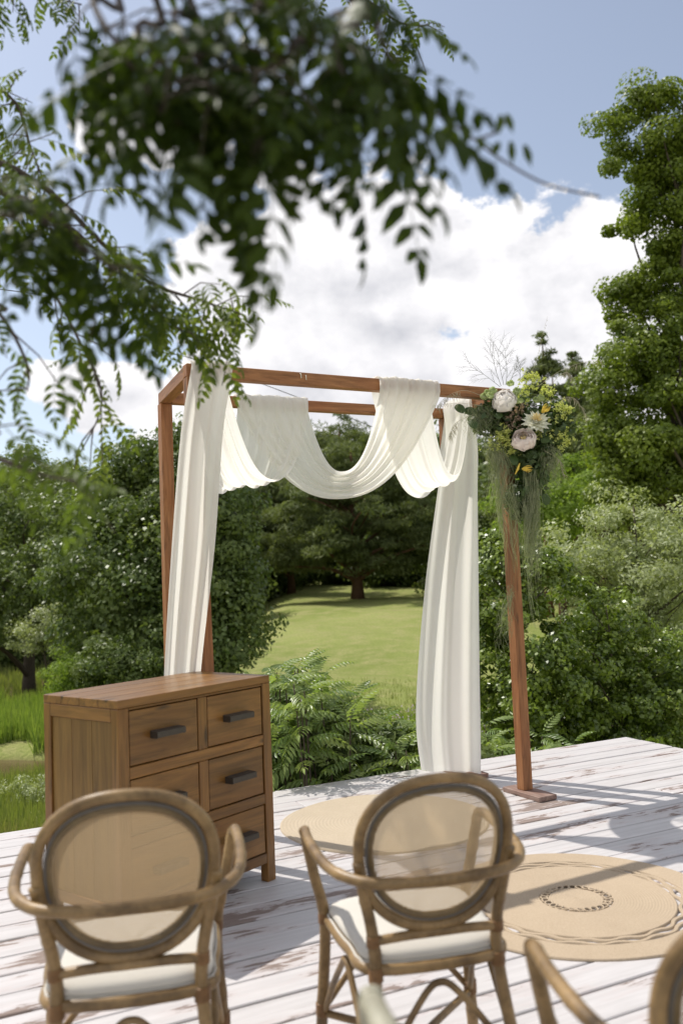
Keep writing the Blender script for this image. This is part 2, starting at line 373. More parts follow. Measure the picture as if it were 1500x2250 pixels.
def mat_ground():
    t = Mt('meadow ground'); v = t.coord('Object', (1, 1, 1)); g = t.n('ShaderNodeNewGeometry')
    n1 = t.noise(v, 0.22, 5, 0.6); n2 = t.noise(v, 1.4, 6, 0.65); n3 = t.noise(v, 14, 6, 0.7)
    grass = t.mix(t.ramp(n1, [(0.35, 0.0), (0.65, 1.0)]), (0.215, 0.25, 0.065), (0.32, 0.335, 0.115))
    grass = t.mix(t.math('MULTIPLY', t.ramp(n2, [(0.45, 0.0), (0.62, 1.0)]), 0.85), grass, (0.36, 0.33, 0.15))
    grass = t.mix(t.math('MULTIPLY', t.ramp(n3, [(0.38, 0.0), (0.62, 1.0)]), 0.65), grass, (0.15, 0.19, 0.045))
    bare = t.ramp(t.noise(v, 0.75, 3, 0.5), [(0.70, 0.0), (0.76, 1.0)])
    c = t.mix(t.math('MULTIPLY', bare, 0.6), grass, (0.27, 0.20, 0.13))
    sp = t.n('ShaderNodeSeparateXYZ'); t.l(g.outputs['Position'], sp.inputs[0])
    wet = t.n('ShaderNodeMapRange'); t.l(sp.outputs[2], wet.inputs[0]); wet.inputs[1].default_value = -1.52; wet.inputs[2].default_value = -1.75
    c = t.mix(wet.outputs[0], c, (0.085, 0.055, 0.030))
    return t.done(t.bsdf(c, 0.9, 0.1, t.bump(t.math('ADD', n3, n2), 0.8, 0.06)))
M['ground'] = mat_ground()
ground = link('ground', np_mesh('ground', np.stack([X.ravel(), Y.ravel(), Z.ravel()], 1), quads, True), M['ground'], kind='structure')
def mat_water():
    t = Mt('stream water'); v = t.coord('Object', (1, 1, 1)); n = t.noise(v, 6, 3)
    return t.done(t.bsdf(t.mix(t.noise(v, 1.5, 4), (0.085, 0.055, 0.025), (0.12, 0.085, 0.04)), 0.22, 0.35, t.bump(n, 0.15, 0.02)))
mb = MB(); mb.add([(-40, 11.5, -1.60), (-1.5, 11.5, -1.60), (-1.5, 17, -1.60), (-40, 17, -1.60)], [(0, 1, 2, 3)])
mb.build('stream_water', mat_water(), kind='structure')
# ------------------------------------------------------------------ deck of painted boards
TH = 1.1145; DU = Vector((math.sin(TH), math.cos(TH), 0)); DN = Vector((DU.y, -DU.x, 0))   # boards run along DU; DN points towards the camera side
def dk(s, n, z=0.0): return DU * s + DN * n + Vector((0, 0, z))
CORNER = Vector((2.349, 7.723, 0)); S_END = CORNER.dot(DU); N_BACK = CORNER.dot(DN)
deck = empty('deck', dk(0, N_BACK / 2, -0.05), 0, kind='structure')
PITCHB = 0.1765; lib = {}
def plank_mesh(L):
    k = round(L, 2)
    if k not in lib: lib[k] = box_mesh('deck_plank', L, PITCHB - 0.012, 0.034, 0.004)
    return lib[k]
k = 0; nn = N_BACK
S_LEFT = -2.6
while nn < 1.9:
    cuts = [S_LEFT, S_END + random.uniform(-0.012, 0.012)]
    if k % 3 == 1: cuts.insert(1, random.choice([-1.1, 0.9, 3.1]) + random.choice([0, .6]))
    elif k % 3 == 2: cuts.insert(1, random.choice([0.1, 2.3, 4.4]))
    for a, b in zip(cuts[:-1], cuts[1:]):
        L = (b - a) - 0.006
        dz = random.uniform(-0.0025, 0.0025)
        Mx = axis_matrix(dk(a, nn + PITCHB / 2, -0.017 + dz), dk(b, nn + PITCHB / 2, -0.017 + dz + random.uniform(-.002, .002)), DN)
        link('plank', plank_mesh(L), M['deck'], deck, Mx @ Matrix.Rotation(random.uniform(-.006, .006), 4, 'X'))
    nn += PITCHB; k += 1
for i in range(9):
    s = S_LEFT + 0.25 + i * (S_END - S_LEFT - 0.5) / 8
    beam('joist', dk(s, N_BACK + 0.03, -0.115), dk(s, 1.85, -0.115), DU, 0.07, 0.15, M['joist'], deck, 0.004)
for i in range(4):
    for j in range(3):
        s = S_LEFT + 0.3 + i * (S_END - S_LEFT - 0.6) / 3; n_ = N_BACK + 0.35 + j * 3.4; p = dk(s, n_)
        beam('footing_post', (p.x, p.y, gzf(p.x, p.y) - 0.1), (p.x, p.y, -0.195), DU, 0.12, 0.12, M['joist'], deck, 0.004)
beam('fascia_board', dk(S_LEFT, N_BACK - 0.016, -0.12), dk(S_END, N_BACK - 0.016, -0.12), DN, 0.024, 0.15, M['deck'], deck)
beam('fascia_board', dk(S_END + 0.03, N_BACK, -0.12), dk(S_END + 0.03, 1.9, -0.12), DU, 0.024, 0.15, M['deck'], deck)
# ================================================================== wooden arch frame
TOPZ = 2.68
FL0, FR0, BL0, BR0 = [Vector((a, b, 0)) for a, b in ((-0.752, 4.895), (1.128, 5.945), (-1.095, 5.61), (0.800, 6.600))]
FU = (FR0 - FL0).normalized(); FNn = Vector((-FU.y, FU.x, 0))
arch = empty('wooden_arch_frame', (FL0 + BR0) / 2, 0, 'open cube arch of reddish stained timber beams standing on the painted deck', 'wedding arch')
PW = 0.074
for nm, P, tx in (('post', FL0, (-0.053, 0)), ('post', FR0, (-0.01, 0)), ('post', BL0, (0, 0)), ('post', BR0, (0, 0))):
    top = P + Vector((tx[0], tx[1], TOPZ - PW))
    beam(nm, P + Vector((0, 0, 0.032)), top, FU, PW, PW, M['frame'], arch, 0.004)
T = {n_: P + Vector((dx, 0, TOPZ - PW / 2)) for n_, P, dx in (('FL', FL0, -0.053), ('FR', FR0, -0.01), ('BL', BL0, 0), ('BR', BR0, 0))}
e = PW / 2
beam('front_beam', T['FL'] - FU * e, T['FR'] + FU * e, FNn, PW - 0.004, PW, M['frame'], arch, 0.004)
bz = Vector((0, 0, -0.055))
beam('back_beam', T['BL'] + FU * (e + .001) + bz * 0, T['BR'] - FU * (e + .001), FNn, PW - 0.01, PW * 0.95, M['frame'], arch, 0.004)
sl_ = (T['BL'] - T['FL']).normalized(); sr_ = (T['BR'] - T['FR']).normalized()
beam('side_beam', T['FL'] + sl_ * (e + .003), T['BL'] + sl_ * e, FU, PW - 0.006, PW, M['frame'], arch, 0.004)
beam('side_beam', T['FR'] + sr_ * (e + .003), T['BR'] + sr_ * e, FU, PW - 0.006, PW, M['frame'], arch, 0.004)
M['foot'] = mat_wood('weathered foot board', (0.13, 0.07, 0.05), (0.33, 0.24, 0.20), (0.20, 0.09, 0.06), 0.7)
for P in (FL0, FR0, BL0, BR0):
    d_ = FNn if P in (FL0, FR0) else -FNn
    beam('foot_board', P - FNn * 0.22 + Vector((0, 0, 0.0165)), P + FNn * 0.14 + Vector((0, 0, 0.0165)), FU, 0.145, 0.031, M['foot'], arch, 0.003)
# small brass hooks left in the front beam
for q in (0.30, 0.315):
    p = T['FL'].lerp(T['FR'], q) + FNn * (-PW / 2) + Vector((0, 0, 0.02 if q > .3 else 0.028)); mb = MB()
    mb.tube([p, p - FNn * .008 + Vector((0, 0, -.004)), p - FNn * .01 + Vector((0, 0, -.03))], 0.0028, 6)
    mb.build('hook', mat_plain('pale cord', (0.7, 0.66, 0.55)) if q == 0.30 else bpy.data.materials['pale cord'], arch)
# ================================================================== chest of drawers
CO = Vector((-0.962, 3.757, 0)); CU = Vector((0.6072, 0.7945, 0)); CN = Vector((-0.7945, 0.6072, 0)); CW, CD, CH = 0.939, 0.526, 0.998
chest = empty('chest_of_drawers', CO + CU * CW / 2 + CN * CD / 2, 0, 'brown wooden chest with six drawers and black bar handles', 'chest of drawers')
def cp(a, d, z): return CO + CU * a + CN * d + Vector((0, 0, z))
def cbox(name, a0, a1, d0, d1, z0, z1, mat, along='a', parent=None, bev=0.003, **k):
    """box in chest space; local X runs along the grain"""
    c = cp((a0 + a1) / 2, (d0 + d1) / 2, (z0 + z1) / 2); sa, sd, sz = a1 - a0, d1 - d0, z1 - z0; Zv = Vector((0, 0, 1))
    if along == 'a': ax, sizes = (CU, CN, Zv), (sa, sd, sz)
    elif along == 'z': ax, sizes = (Zv, CU, CN), (sz, sa, sd)
    else: ax, sizes = (CN, Zv, CU), (sd, sz, sa)
    Mx = Matrix(ax).transposed().to_4x4(); Mx.translation = c
    return link(name, box_mesh(name, *sizes, bev), mat, parent or chest, Mx, **k)
ch, cs = M['chest'], M['chest_side']
ST = 0.056
for i in range(4):   # top laid of four boards
    d0 = -0.0 + i * CD / 4
    cbox('top_board', 0.0, CW, d0 + 0.0006, d0 + CD / 4 - 0.0006, CH - 0.036, CH, ch, 'a', bev=0.0022)
zt = CH - 0.037
for a0 in (0.0, CW - ST):
    for d0 in (0.0, CD - 0.05):
        cbox('leg', a0, a0 + ST, d0, d0 + 0.05, 0.0, zt, ch, 'z')
cbox('rail', ST, CW - ST, 0.002, 0.03, 0.950, zt, ch); cbox('rail', ST, CW - ST, 0.002, 0.03, 0.662, 0.712, ch)
cbox('rail', ST, CW - ST, 0.002, 0.03, 0.378, 0.426, ch); cbox('rail', ST, CW - ST, 0.002, 0.03, 0.092, 0.140, ch)
for z0, z1 in ((0.713, 0.949), (0.427, 0.661), (0.141, 0.377)): cbox('divider', 0.454, 0.510, 0.003, 0.03, z0, z1, ch, 'z')
for r, (z0, z1) in enumerate(((0.713, 0.949), (0.427, 0.661), (0.141, 0.377))):
    for c_, (a0, a1) in enumerate(((0.058, 0.452), (0.512, CW - ST - 0.002))):
        g_ = 0.0035
        rec = random.uniform(0.004, 0.008)
        d_ = cbox('drawer', a0 + g_, a1 - g_, rec, 0.44, z0 + g_, z1 - g_, ch, 'a', bev=0.0025)
        ac = (a0 + a1) / 2 + random.uniform(-.004, .004); hz = z0 + 0.118; hw = 0.081
        mb = MB(); Mi = world_of(d_).inverted()
        def loc(a, d, z): return Mi @ cp(a, d, z)
        def hb(a0, a1, d0, d1, z0, z1):
            vs = [loc(a, d, z) for z in (z0, z1) for d in (d0, d1) for a in (a0, a1)]
            mb.add(vs, [(0, 2, 3, 1), (4, 5, 7, 6), (0, 1, 5, 4), (1, 3, 7, 5), (3, 2, 6, 7), (2, 0, 4, 6)])
        hb(ac - hw, ac + hw, -0.044, -0.038, hz - 0.012, hz + 0.013)            # front plate
        hb(ac - hw, ac + hw, -0.038, 0.004, hz + 0.011, hz + 0.015)             # top lip
        hb(ac - hw, ac - hw + .005, -0.038, rec, hz - 0.015, hz + 0.011); hb(ac + hw - .005, ac + hw, -0.038, rec, hz - 0.015, hz + 0.011)
        hb(ac - hw, ac + hw, rec - 0.0025, rec - 0.0002, hz - 0.014, hz + 0.016)   # back plate
        link('handle', mb.mesh('handle', False), M['iron'], d_, Matrix.Identity(4), keep=False)
cbox('back_panel', ST, CW - ST, CD - 0.02, CD - 0.008, 0.10, zt, cs, 'z')
for a0, a1, ss_ in ((0.006, 0.022, 0), (CW - 0.022, CW - 0.006, 1)):
    cbox('side_rail', a0 - 0.006 if ss_ == 0 else a0, a1 if ss_ == 0 else a1 + 0.006, 0.051, CD - 0.051, 0.905, zt, ch, 'd')
    cbox('side_rail', a0, a1, 0.051, CD - 0.051, 0.10, 0.15, ch, 'd')
    wd = (CD - 0.102) / 3
    for i in range(3):
        cbox('side_board', a0 + 0.004, a1, 0.051 + i * wd + .0008, 0.051 + (i + 1) * wd - .0008, 0.151, 0.904, cs, 'z', bev=0.002)
cbox('carcass', 0.03, CW - 0.03, 0.445, CD - 0.021, 0.11, 0.95, M['dark_gap'], 'a', bev=0)
# ================================================================== jute rugs
def ring_profile(r0, r1, pitch, h=0.010, seg=96, mb=None, wob=0.0, ph=0.0):
    """concentric braids between two radii, each a raised ridge"""
    n = max(1, round((r1 - r0) / pitch)); p = (r1 - r0) / n; prof = [(r0, 0.0)]
    for i in range(n):
        a = r0 + i * p; prof += [(a + p * .12, h * .75), (a + p * .5, h), (a + p * .88, h * .75)]
    prof.append((r1, 0.0)); V = []; F = []; k = len(prof)
    for s in range(seg):
        t = 2 * math.pi * s / seg
        for (r, z) in prof:
            rr = r + wob * math.sin(5 * t + ph) * (r / r1) ** 3; V.append((rr * math.cos(t), rr * math.sin(t), z + (0.0012 * mnoise.noise((rr * 9, t * 3, 1)) if z > 0 else 0)))
    for s in range(seg):
        s2 = (s + 1) % seg
        for i in range(k - 1): F.append((s * k + i, s2 * k + i, s2 * k + i + 1, s * k + i + 1)[::-1])
    mb.add(V, F)
r1 = empty('round_jute_rug', (0.185, 5.43, 0.001), 0.3, 'plain round braided jute rug beside the chest of drawers', 'rug')
mb = MB(); ring_profile(0.0, 0.618, 0.021, 0.013, 128, mb, 0.006); mb.build('braid', M['jute_pale'], r1, keep=False)
r2 = empty('openwork_jute_rug', (0.975, 4.075, 0.001), 0.1, 'round jute rug with openwork rings and looped centre ring before the right post', 'rug')
mb = MB(); ring_profile(0.0, 0.120, 0.0125, 0.010, 64, mb); mb.build('centre_braid', M['jute'], r2, keep=False)
for i in range(28):
    a = 2 * math.pi * i / 28; c = Vector((math.cos(a), math.sin(a), 0)); t_ = Vector((-c.y, c.x, 0)); pts = []; mb = MB()
    for k_ in range(10):
        b_ = 2 * math.pi * k_ / 10; pts.append(c * (0.1385 + 0.0165 * math.cos(b_)) + t_ * (0.0165 * math.sin(b_)) + Vector((0, 0, 0.008 + .003 * math.cos(b_ + i))))
    mb.tube(pts, 0.0048, 6, closed=True); mb.build('loop', M['jute'], r2, keep=False)
mb = MB(); ring_profile(0.157, 0.425, 0.0125, 0.010, 128, mb); mb.build('inner_braid', M['jute'], r2, keep=False)
def scallop(ra, rb, n, ph, mb):
    """a wavy band: braid that swings between two radii leaving lens-shaped openings"""
    seg = n * 10; w_ = (rb - ra); V = []; F = []
    for s in range(seg):
        t = 2 * math.pi * s / seg; sw = math.sin(n * t + ph); sq = math.copysign(abs(sw) ** 0.8, sw)
        rc = (ra + rb) / 2 + sq * w_ * 0.24; hw_ = w_ * 0.27
        for (q, z) in ((-1, 0), (-.8, .008), (-.4, .010), (0, .0065), (.4, .010), (.8, .008), (1, 0)):
            r = rc + q * hw_; V.append((r * math.cos(t), r * math.sin(t), z))
    for s in range(seg):
        s2 = (s + 1) % seg
        for i in range(6): F.append((s * 7 + i, s2 * 7 + i, s2 * 7 + i + 1, s * 7 + i + 1)[::-1])
    mb.add(V, F)
mb = MB(); scallop(0.424, 0.461, 18, 0.0, mb); mb.build('openwork_band', M['jute'], r2, keep=False)
mb = MB(); scallop(0.458, 0.496, 18, 1.6, mb); mb.build('openwork_band', M['jute'], r2, keep=False)
mb = MB(); ring_profile(0.495, 0.628, 0.0125, 0.010, 128, mb, 0.005); mb.build('outer_braid', M['jute'], r2, keep=False)
# ================================================================== rattan armchairs
M['dark_cane'] = mat_rattan('smoked cane', (0.085, 0.056, 0.024), (0.19, 0.130, 0.060))
def oval(rx, rz, zc, y0, tilt, n=56, ex=2.25):
    P = []
    for i in range(n):
        a = 2 * math.pi * i / n; c, s = math.cos(a), math.sin(a)
        x = rx * math.copysign(abs(c) ** (2 / ex), c); z = rz * math.copysign(abs(s) ** (2 / ex), s)
        x *= 1 + 0.055 * (z / rz)
        P.append(Vector((x, y0 - (z) * tilt - 0.035 * (1 - (x / rx) ** 2), zc + z)))
    return P
def wrap(name, parent, p, d, r, L=0.035, n=6, **K):
    """a binding wound round a joint: one continuous helix"""
    p, d = Vector(p), Vector(d).normalized(); a = d.orthogonal().normalized(); b = d.cross(a); pts = []
    for i in range(n * 9 + 1):
        t = i / 9 * 2 * math.pi; pts.append(p + d * (L * (i / (n * 9) - 0.5)) + (a * math.cos(t) + b * math.sin(t)) * r)
    mb = MB(); mb.tube(pts, L / n * 0.58, 5); return mb.build(name, M['binding'], parent, **K)
def r0_(rl): return max(rl) > 0.013
def make_chair(label, loc, rz, s=1.0, low=False):
    c = empty('rattan_armchair', loc, rz, label, 'armchair', 'rattan armchairs facing the arch'); c.scale = (s, s, s)
    ra = M['rattan'] if not low else M['pale_cane']
    K = dict(keep=False)
    def tube(name, pts, r, n=8, sides=10, mat=None, parent=c, **k):
        mb = MB(); P = smooth_pts(pts, n); rl = [r] * len(P) if not callable(r) else [r(i / (len(P) - 1)) for i in range(len(P))]; ph_ = random.randrange(9); rl = [q * (1.10 if (i + ph_) % 11 == 0 else 1) for i, q in enumerate(rl)] if r0_(rl) else rl; mb.tube(P, rl, sides); return mb.build(name, mat or ra, parent, **K, **k)
    zc, y0, tl = 0.748, -0.215, 0.22
    if not low:
        mb = MB(); mb.tube(oval(0.2095, 0.2030, zc, y0, tl), 0.0150, 10, closed=True); bo = mb.build('back_frame', ra, c, **K)
        mb = MB(); mb.tube(oval(0.1895, 0.1830, zc, y0 - .003, tl), 0.0045, 8, closed=True); mb.build('piping', M['piping'], bo, **K)
        mb = MB(); mb.tube(oval(0.1790, 0.1725, zc, y0, tl), 0.0095, 10, closed=True); mb.build('inner_frame', M['dark_cane'], bo, **K)
        # netting: a curved sheet of radial cells
        V = [(0, y0 - 0.035, zc)]; F = []; ring = oval(0.1755, 0.169, zc, y0, tl, 48)
        for k_ in (0.25, 0.5, 0.75, 1.0):
            for q in ring:
                x = q.x * k_; z = (q.z - zc) * k_; V.append((x, y0 - z * tl - 0.035 * (1 - (x / .2085) ** 2), zc + z))
        for i in range(48): F.append((0, 1 + i, 1 + (i + 1) % 48))
        for r_ in range(3):
            for i in range(48):
                j = (i + 1) % 48; F.append((1 + r_ * 48 + i, 1 + (r_ + 1) * 48 + i, 1 + (r_ + 1) * 48 + j, 1 + r_ * 48 + j))
        mb = MB(); mb.add(V, F); mb.build('netting', M['net'], c, **K)
    az_ = 0.712 if not low else 0.865
    # rear legs run up outside the oval, front legs run up to the arm tips
    for sx in (-1, 1):
        top = (sx * 0.214, y0 - 0.005, 0.735) if not low else (sx * 0.20, -0.24, 0.80)
        lg = tube('leg', [(sx * 0.232, -0.285, 0.0), (sx * 0.196, -0.232, 0.22), (sx * 0.172, -0.200, 0.43), (sx * 0.176, -0.196, 0.54), (sx * 0.196, -0.205, 0.64), top], lambda t: 0.0180 - 0.003 * t)
        fl = tube('leg', [(sx * 0.250, 0.235, 0.0), (sx * 0.236, 0.215, 0.22), (sx * 0.226, 0.200, 0.44), (sx * 0.255, 0.197, 0.58), (sx * 0.278, 0.190, az_ - .015), (sx * 0.283, 0.180, az_ + .005)], lambda t: 0.0180 - 0.002 * t)
        wrap('binding', fl, (sx * 0.226, 0.200, 0.445), (0, 0, 1), 0.018, 0.03, **K); wrap('binding', lg, (sx * 0.172, -0.200, 0.435), (0, 0.05, 1), 0.018, 0.035, **K); wrap('binding', lg, (sx * 0.175, -0.197, 0.520), (0, 0, 1), 0.0165, 0.028, **K)
        wrap('binding', lg, (sx * 0.206, -0.247, 0.165), (0.1 * sx, 0.1, -1), 0.018, 0.05, **K); wrap('binding', fl, (sx * 0.239, 0.218, 0.17), (0, 0, 1), 0.018, 0.04, **K)
    aw = 0.283
    tube('arm_rail', [(sx_ * x, y, az_ + z) for sx_, seq in ((-1, 1), (1, -1)) for (x, y, z) in [(aw, 0.178, .004), (aw + .003, 0.150, .012), (aw + .006, 0.06, .004), (aw, -0.08, -.006), (0.258, -0.185, -.012), (0.19, -0.262, -.018), (0.07, -0.287, -.022)][::seq]], 0.0150, 7)
    tube('cross_rail', [(-0.174, -0.197, 0.520), (-0.09, -0.207, 0.528), (0.0, -0.212, 0.530), (0.09, -0.207, 0.528), (0.174, -0.197, 0.520)], 0.0125)
    # seat ring and cushion
    def seat_ring(o, z): return [(-0.165 - o * .9, -0.195 - o, z), (0.165 + o * .9, -0.195 - o, z), (0.205 + o, -0.05, z), (0.216 + o, 0.10, z), (0.205 + o, 0.20 + o, z), (0.09, 0.235 + o, z), (-0.09, 0.235 + o, z), (-0.205 - o, 0.20 + o, z), (-0.216 - o, 0.10, z), (-0.205 - o, -0.05, z)]
    mb = MB(); mb.tube(smooth_pts(seat_ring(0.0, 0.446), 5, True), 0.0165, 10, closed=True); mb.build('seat_frame', ra, c, **K)
    mb = MB(); R_ = smooth_pts(seat_ring(0.0, 0.0), 4, True); V = []; F = []; n = len(R_)
    prof = [(0.90, 0.448), (0.97, 0.452), (1.00, 0.464), (0.985, 0.476), (0.93, 0.484), (0.75, 0.490), (0.4, 0.494), (0.001, 0.495)]
    for (k_, z) in prof:
        for p in R_: V.append((p.x * k_, 0.01 + (p.y - .01) * k_, z + 0.008 + 0.002 * math.sin(p.x * 30) * (k_ < .8)))
    for i in range(len(prof) - 1):
        for j in range(n): F.append((i * n + j, i * n + (j + 1) % n, (i + 1) * n + (j + 1) % n, (i + 1) * n + j))
    F.append(tuple(range(n))[::-1]); mb.add(V, F); cu = mb.build('seat_cushion', M['cushion'], c, **K)
    mb = MB(); mb.tube([(p.x * 1.012, p.y * 0.99, 0.461) for p in R_], 0.004, 6, closed=True); mb.build('piping', M['cushion'], cu, **K)
    # arched braces below the seat
    tube('brace', [(-0.208, -0.250, 0.155), (-0.13, -0.235, 0.27), (-0.045, -0.218, 0.375), (0, -0.214, 0.400), (0.045, -0.218, 0.375), (0.13, -0.235, 0.27), (0.208, -0.250, 0.155)], 0.0095, 6)
    tube('brace', [(-0.236, 0.220, 0.165), (-0.13, 0.225, 0.29), (-0.045, 0.232, 0.38), (0, 0.235, 0.400), (0.045, 0.232, 0.38), (0.13, 0.225, 0.29), (0.236, 0.220, 0.165)], 0.0095, 6)
    for sx in (-1, 1):
        tube('brace', [(sx * 0.206, -0.240, 0.17), (sx * 0.203, -0.15, 0.27), (sx * 0.205, -0.05, 0.365), (sx * 0.208, 0.0, 0.400), (sx * 0.210, 0.05, 0.365), (sx * 0.220, 0.14, 0.27), (sx * 0.234, 0.205, 0.17)], 0.0095, 6)
        st = tube('stretcher', [(sx * 0.200, -0.235, 0.160), (sx * 0.1, -0.12, 0.158), (-sx * 0.005, 0.0, 0.156 + .016 * (sx > 0)), (-sx * 0.12, 0.11, 0.158), (-sx * 0.232, 0.210, 0.160)], 0.0115, 6)
        wrap('binding', st, (sx * 0.165, -0.19, 0.16), (sx * 1, -1.1, 0), 0.0115, 0.09, 12, **K); wrap('binding', st, (sx * 0.03, -0.03, 0.16), (sx * 1, -1.1, 0), 0.0125, 0.05, 7, **K)
    return c
make_chair('rattan armchair with oval netted back in front of the chest of drawers', (-0.612, 2.50, 0), math.radians(11), 1.03)
make_chair('rattan armchair with oval netted back in front of the plain round rug', (0.165, 2.66, 0), math.radians(13))
make_chair('rattan armchair cut off at the right edge, nearest to the openwork rug', (0.66, 1.75, 0), math.radians(8))
make_chair('pale cane armchair of which only one blurred arm tip shows at the bottom edge', (0.405, 1.28, 0), math.radians(17), 1.0, True).scale = (1.25, 1, 1)
# ================================================================== vegetation
M['leaf_alder'] = mat_leaf('alder leaf', (0.062, 0.100, 0.024), (0.200, 0.245, 0.075), 0.28, 0.42, 0.3)
M['leaf_oak'] = mat_leaf('tall tree leaf', (0.095, 0.140, 0.016), (0.235, 0.285, 0.045), 0.34, 0.42, 0.35)
M['leaf_willow'] = mat_leaf('willow leaf', (0.24, 0.28, 0.13), (0.42, 0.45, 0.26), 0.3, 0.45, 0.4)
M['leaf_lilac'] = mat_leaf('glossy shrub leaf', (0.050, 0.090, 0.010), (0.230, 0.300, 0.042), 0.24, 0.33, 0.5)
M['leaf_lush'] = mat_leaf('fresh shrub leaf', (0.13, 0.195, 0.03), (0.26, 0.34, 0.075), 0.45, 0.55, 0.15)
M['needle'] = mat_leaf('pine needle', (0.085, 0.112, 0.042), (0.200, 0.230, 0.090), 0.25, 0.6, 0.15)
M['needle_far'] = mat_leaf('far conifer needle', (0.070, 0.098, 0.038), (0.150, 0.180, 0.072), 0.2, 0.6, 0.15)
M['bark'] = mat_plain('grey bark', (0.090, 0.072, 0.055), 0.9, 0.1, 0, 0.8, 18, 0.5)
M['pine_bark'] = mat_plain('pine bark', (0.15, 0.085, 0.055), 0.9, 0.1, 0, 0.8, 12, 0.5)
def unit(v): return v / np.maximum(np.linalg.norm(v, axis=1, keepdims=True), 1e-9)
def leaf_quads(C, Nrm, L, Wd, droop=0.0):
    """diamond leaves centred at C with face normals Nrm, lengths L and widths Wd (arrays)"""
    n = len(C); r = unit(RNG.normal(size=(n, 3))); t = unit(np.cross(Nrm, r)); 
    if droop: t = unit(t + np.array([0, 0, -droop])); 
    b = unit(np.cross(Nrm, t)); nn = np.cross(t, b)
    L = np.asarray(L)[:, None]; Wd = np.asarray(Wd)[:, None]
    V = np.stack([C - t * L * .5, C - b * Wd * .5 + nn * L * .06 + t * L * .05, C + t * L * .5, C + b * Wd * .5 + nn * L * .06 + t * L * .05], 1).reshape(-1, 3)
    return V, np.arange(4 * n).reshape(n, 4)
def foliage_mesh(name, lobes, n_clump, n_leaf, clump_r, L, Wd, up=0.45, out=0.6, flat=0.65, shell=0.45, droop=0.0, sub=1.0):
    """leaves gathered in clumps spread through ellipsoid lobes [(cx,cy,cz,rx,ry,rz)]; returns mesh and clump centres"""
    lob = np.array(lobes, float); vol = (lob[:, 3] * lob[:, 4] * lob[:, 5]) ** 0.6; pick = RNG.choice(len(lob), n_clump, p=vol / vol.sum())
    d = unit(RNG.normal(size=(n_clump, 3))); rad = shell + (1.04 - shell) * RNG.random(n_clump) ** 0.55
    rad = np.where(RNG.random(n_clump) < 0.13, RNG.uniform(1.05, 1.30, n_clump), rad)
    K = lob[pick, :3] + d * rad[:, None] * lob[pick, 3:6]
    cr_ = clump_r * RNG.uniform(0.55, 1.3, n_clump)
    ci = RNG.integers(0, n_clump, n_leaf); off = RNG.normal(size=(n_leaf, 3)); off = off / np.maximum(1, np.linalg.norm(off, axis=1, keepdims=True) / 1.7)
    off[:, 2] *= flat
    C = K[ci] + off * cr_[ci][:, None]
    nrm = unit(unit(off + 1e-6) * out + d[ci] * out * 0.7 + np.array([0, 0, up]) + RNG.normal(size=(n_leaf, 3)) * 0.55)
    s = RNG.uniform(0.65, 1.3, n_leaf) * sub
    V, Q = leaf_quads(C, nrm, L * s, Wd * s, droop)
    tone = np.clip(RNG.random(n_clump)[ci] * 0.5 + RNG.random(n_leaf) * 0.5, 0, 1)
    return np_mesh(name, V, Q, rnd=tone), K
def limbs(base, top, K, r0, n_br, rng_seed=0, bend=0.25, twig=0.35):
    """a tapered trunk with limbs reaching into the clumps"""
    rr = random.Random(rng_seed); mb = MB(); b, t = Vector(base), Vector(top); P = []
    for i in range(9):
        q = i / 8; P.append(b.lerp(t, q) + Vector((rr.uniform(-1, 1), rr.uniform(-1, 1), 0)) * bend * 0.25 * math.sin(q * 3.14))
    R = [r0 * (1.25 if i == 0 else 1) * (1 - 0.86 * i / 8) for i in range(9)]; mb.tube(P, R, 8)
    K = [Vector(k) for k in K]; rr.shuffle(K)
    H_ = t.z - b.z
    for k in K[:n_br]:
        q = min(0.97, max(0.12, (k.z - b.z) / H_ - rr.uniform(0.12, 0.30))); i = q * 8; j = min(7, int(i)); s = P[j].lerp(P[j + 1], i - j)
        mid = s.lerp(k, 0.5) + Vector((rr.uniform(-1, 1), rr.uniform(-1, 1), rr.uniform(-.2, .9))) * (k - s).length * 0.13
        rb = max(0.012, R[j] * 0.42); pts = smooth_pts([s, mid, k], 4); mb.tube(pts, [rb * (1 - .82 * a / (len(pts) - 1)) for a in range(len(pts))], 5, caps=False)
    return mb
def tree(name, label, cat, base, top, lobes, n_clump, n_leaf, clump_r, L, Wd, leaf, bark='bark', r0=0.2, n_br=30, group=None, seed=0, **k):
    e = empty(name, base, 0, label, cat, group)
    me, K = foliage_mesh('crown', lobes, n_clump, n_leaf, clump_r, L, Wd, **k)
    link('crown', me, M[leaf], e, Matrix.Identity(4))
    mb = limbs(base, top, K, r0, n_br, seed); mb.build('trunk', M[bark], e)
    return e
def G(p, dz=0.0): return (p.x, p.y, gzf(p.x, p.y) + dz)
def lobe(px, py, dist, rx, rz, ry=None):
    """a foliage lobe seen at a pixel and distance; radii in metres"""
    p = at(px, py, dist); return (p.x, p.y, p.z, rx, ry or rx, rz)
def gat(px, dist): p = at(px, 1300, dist); return (p.x, p.y, gzf(p.x, p.y) - 0.1)
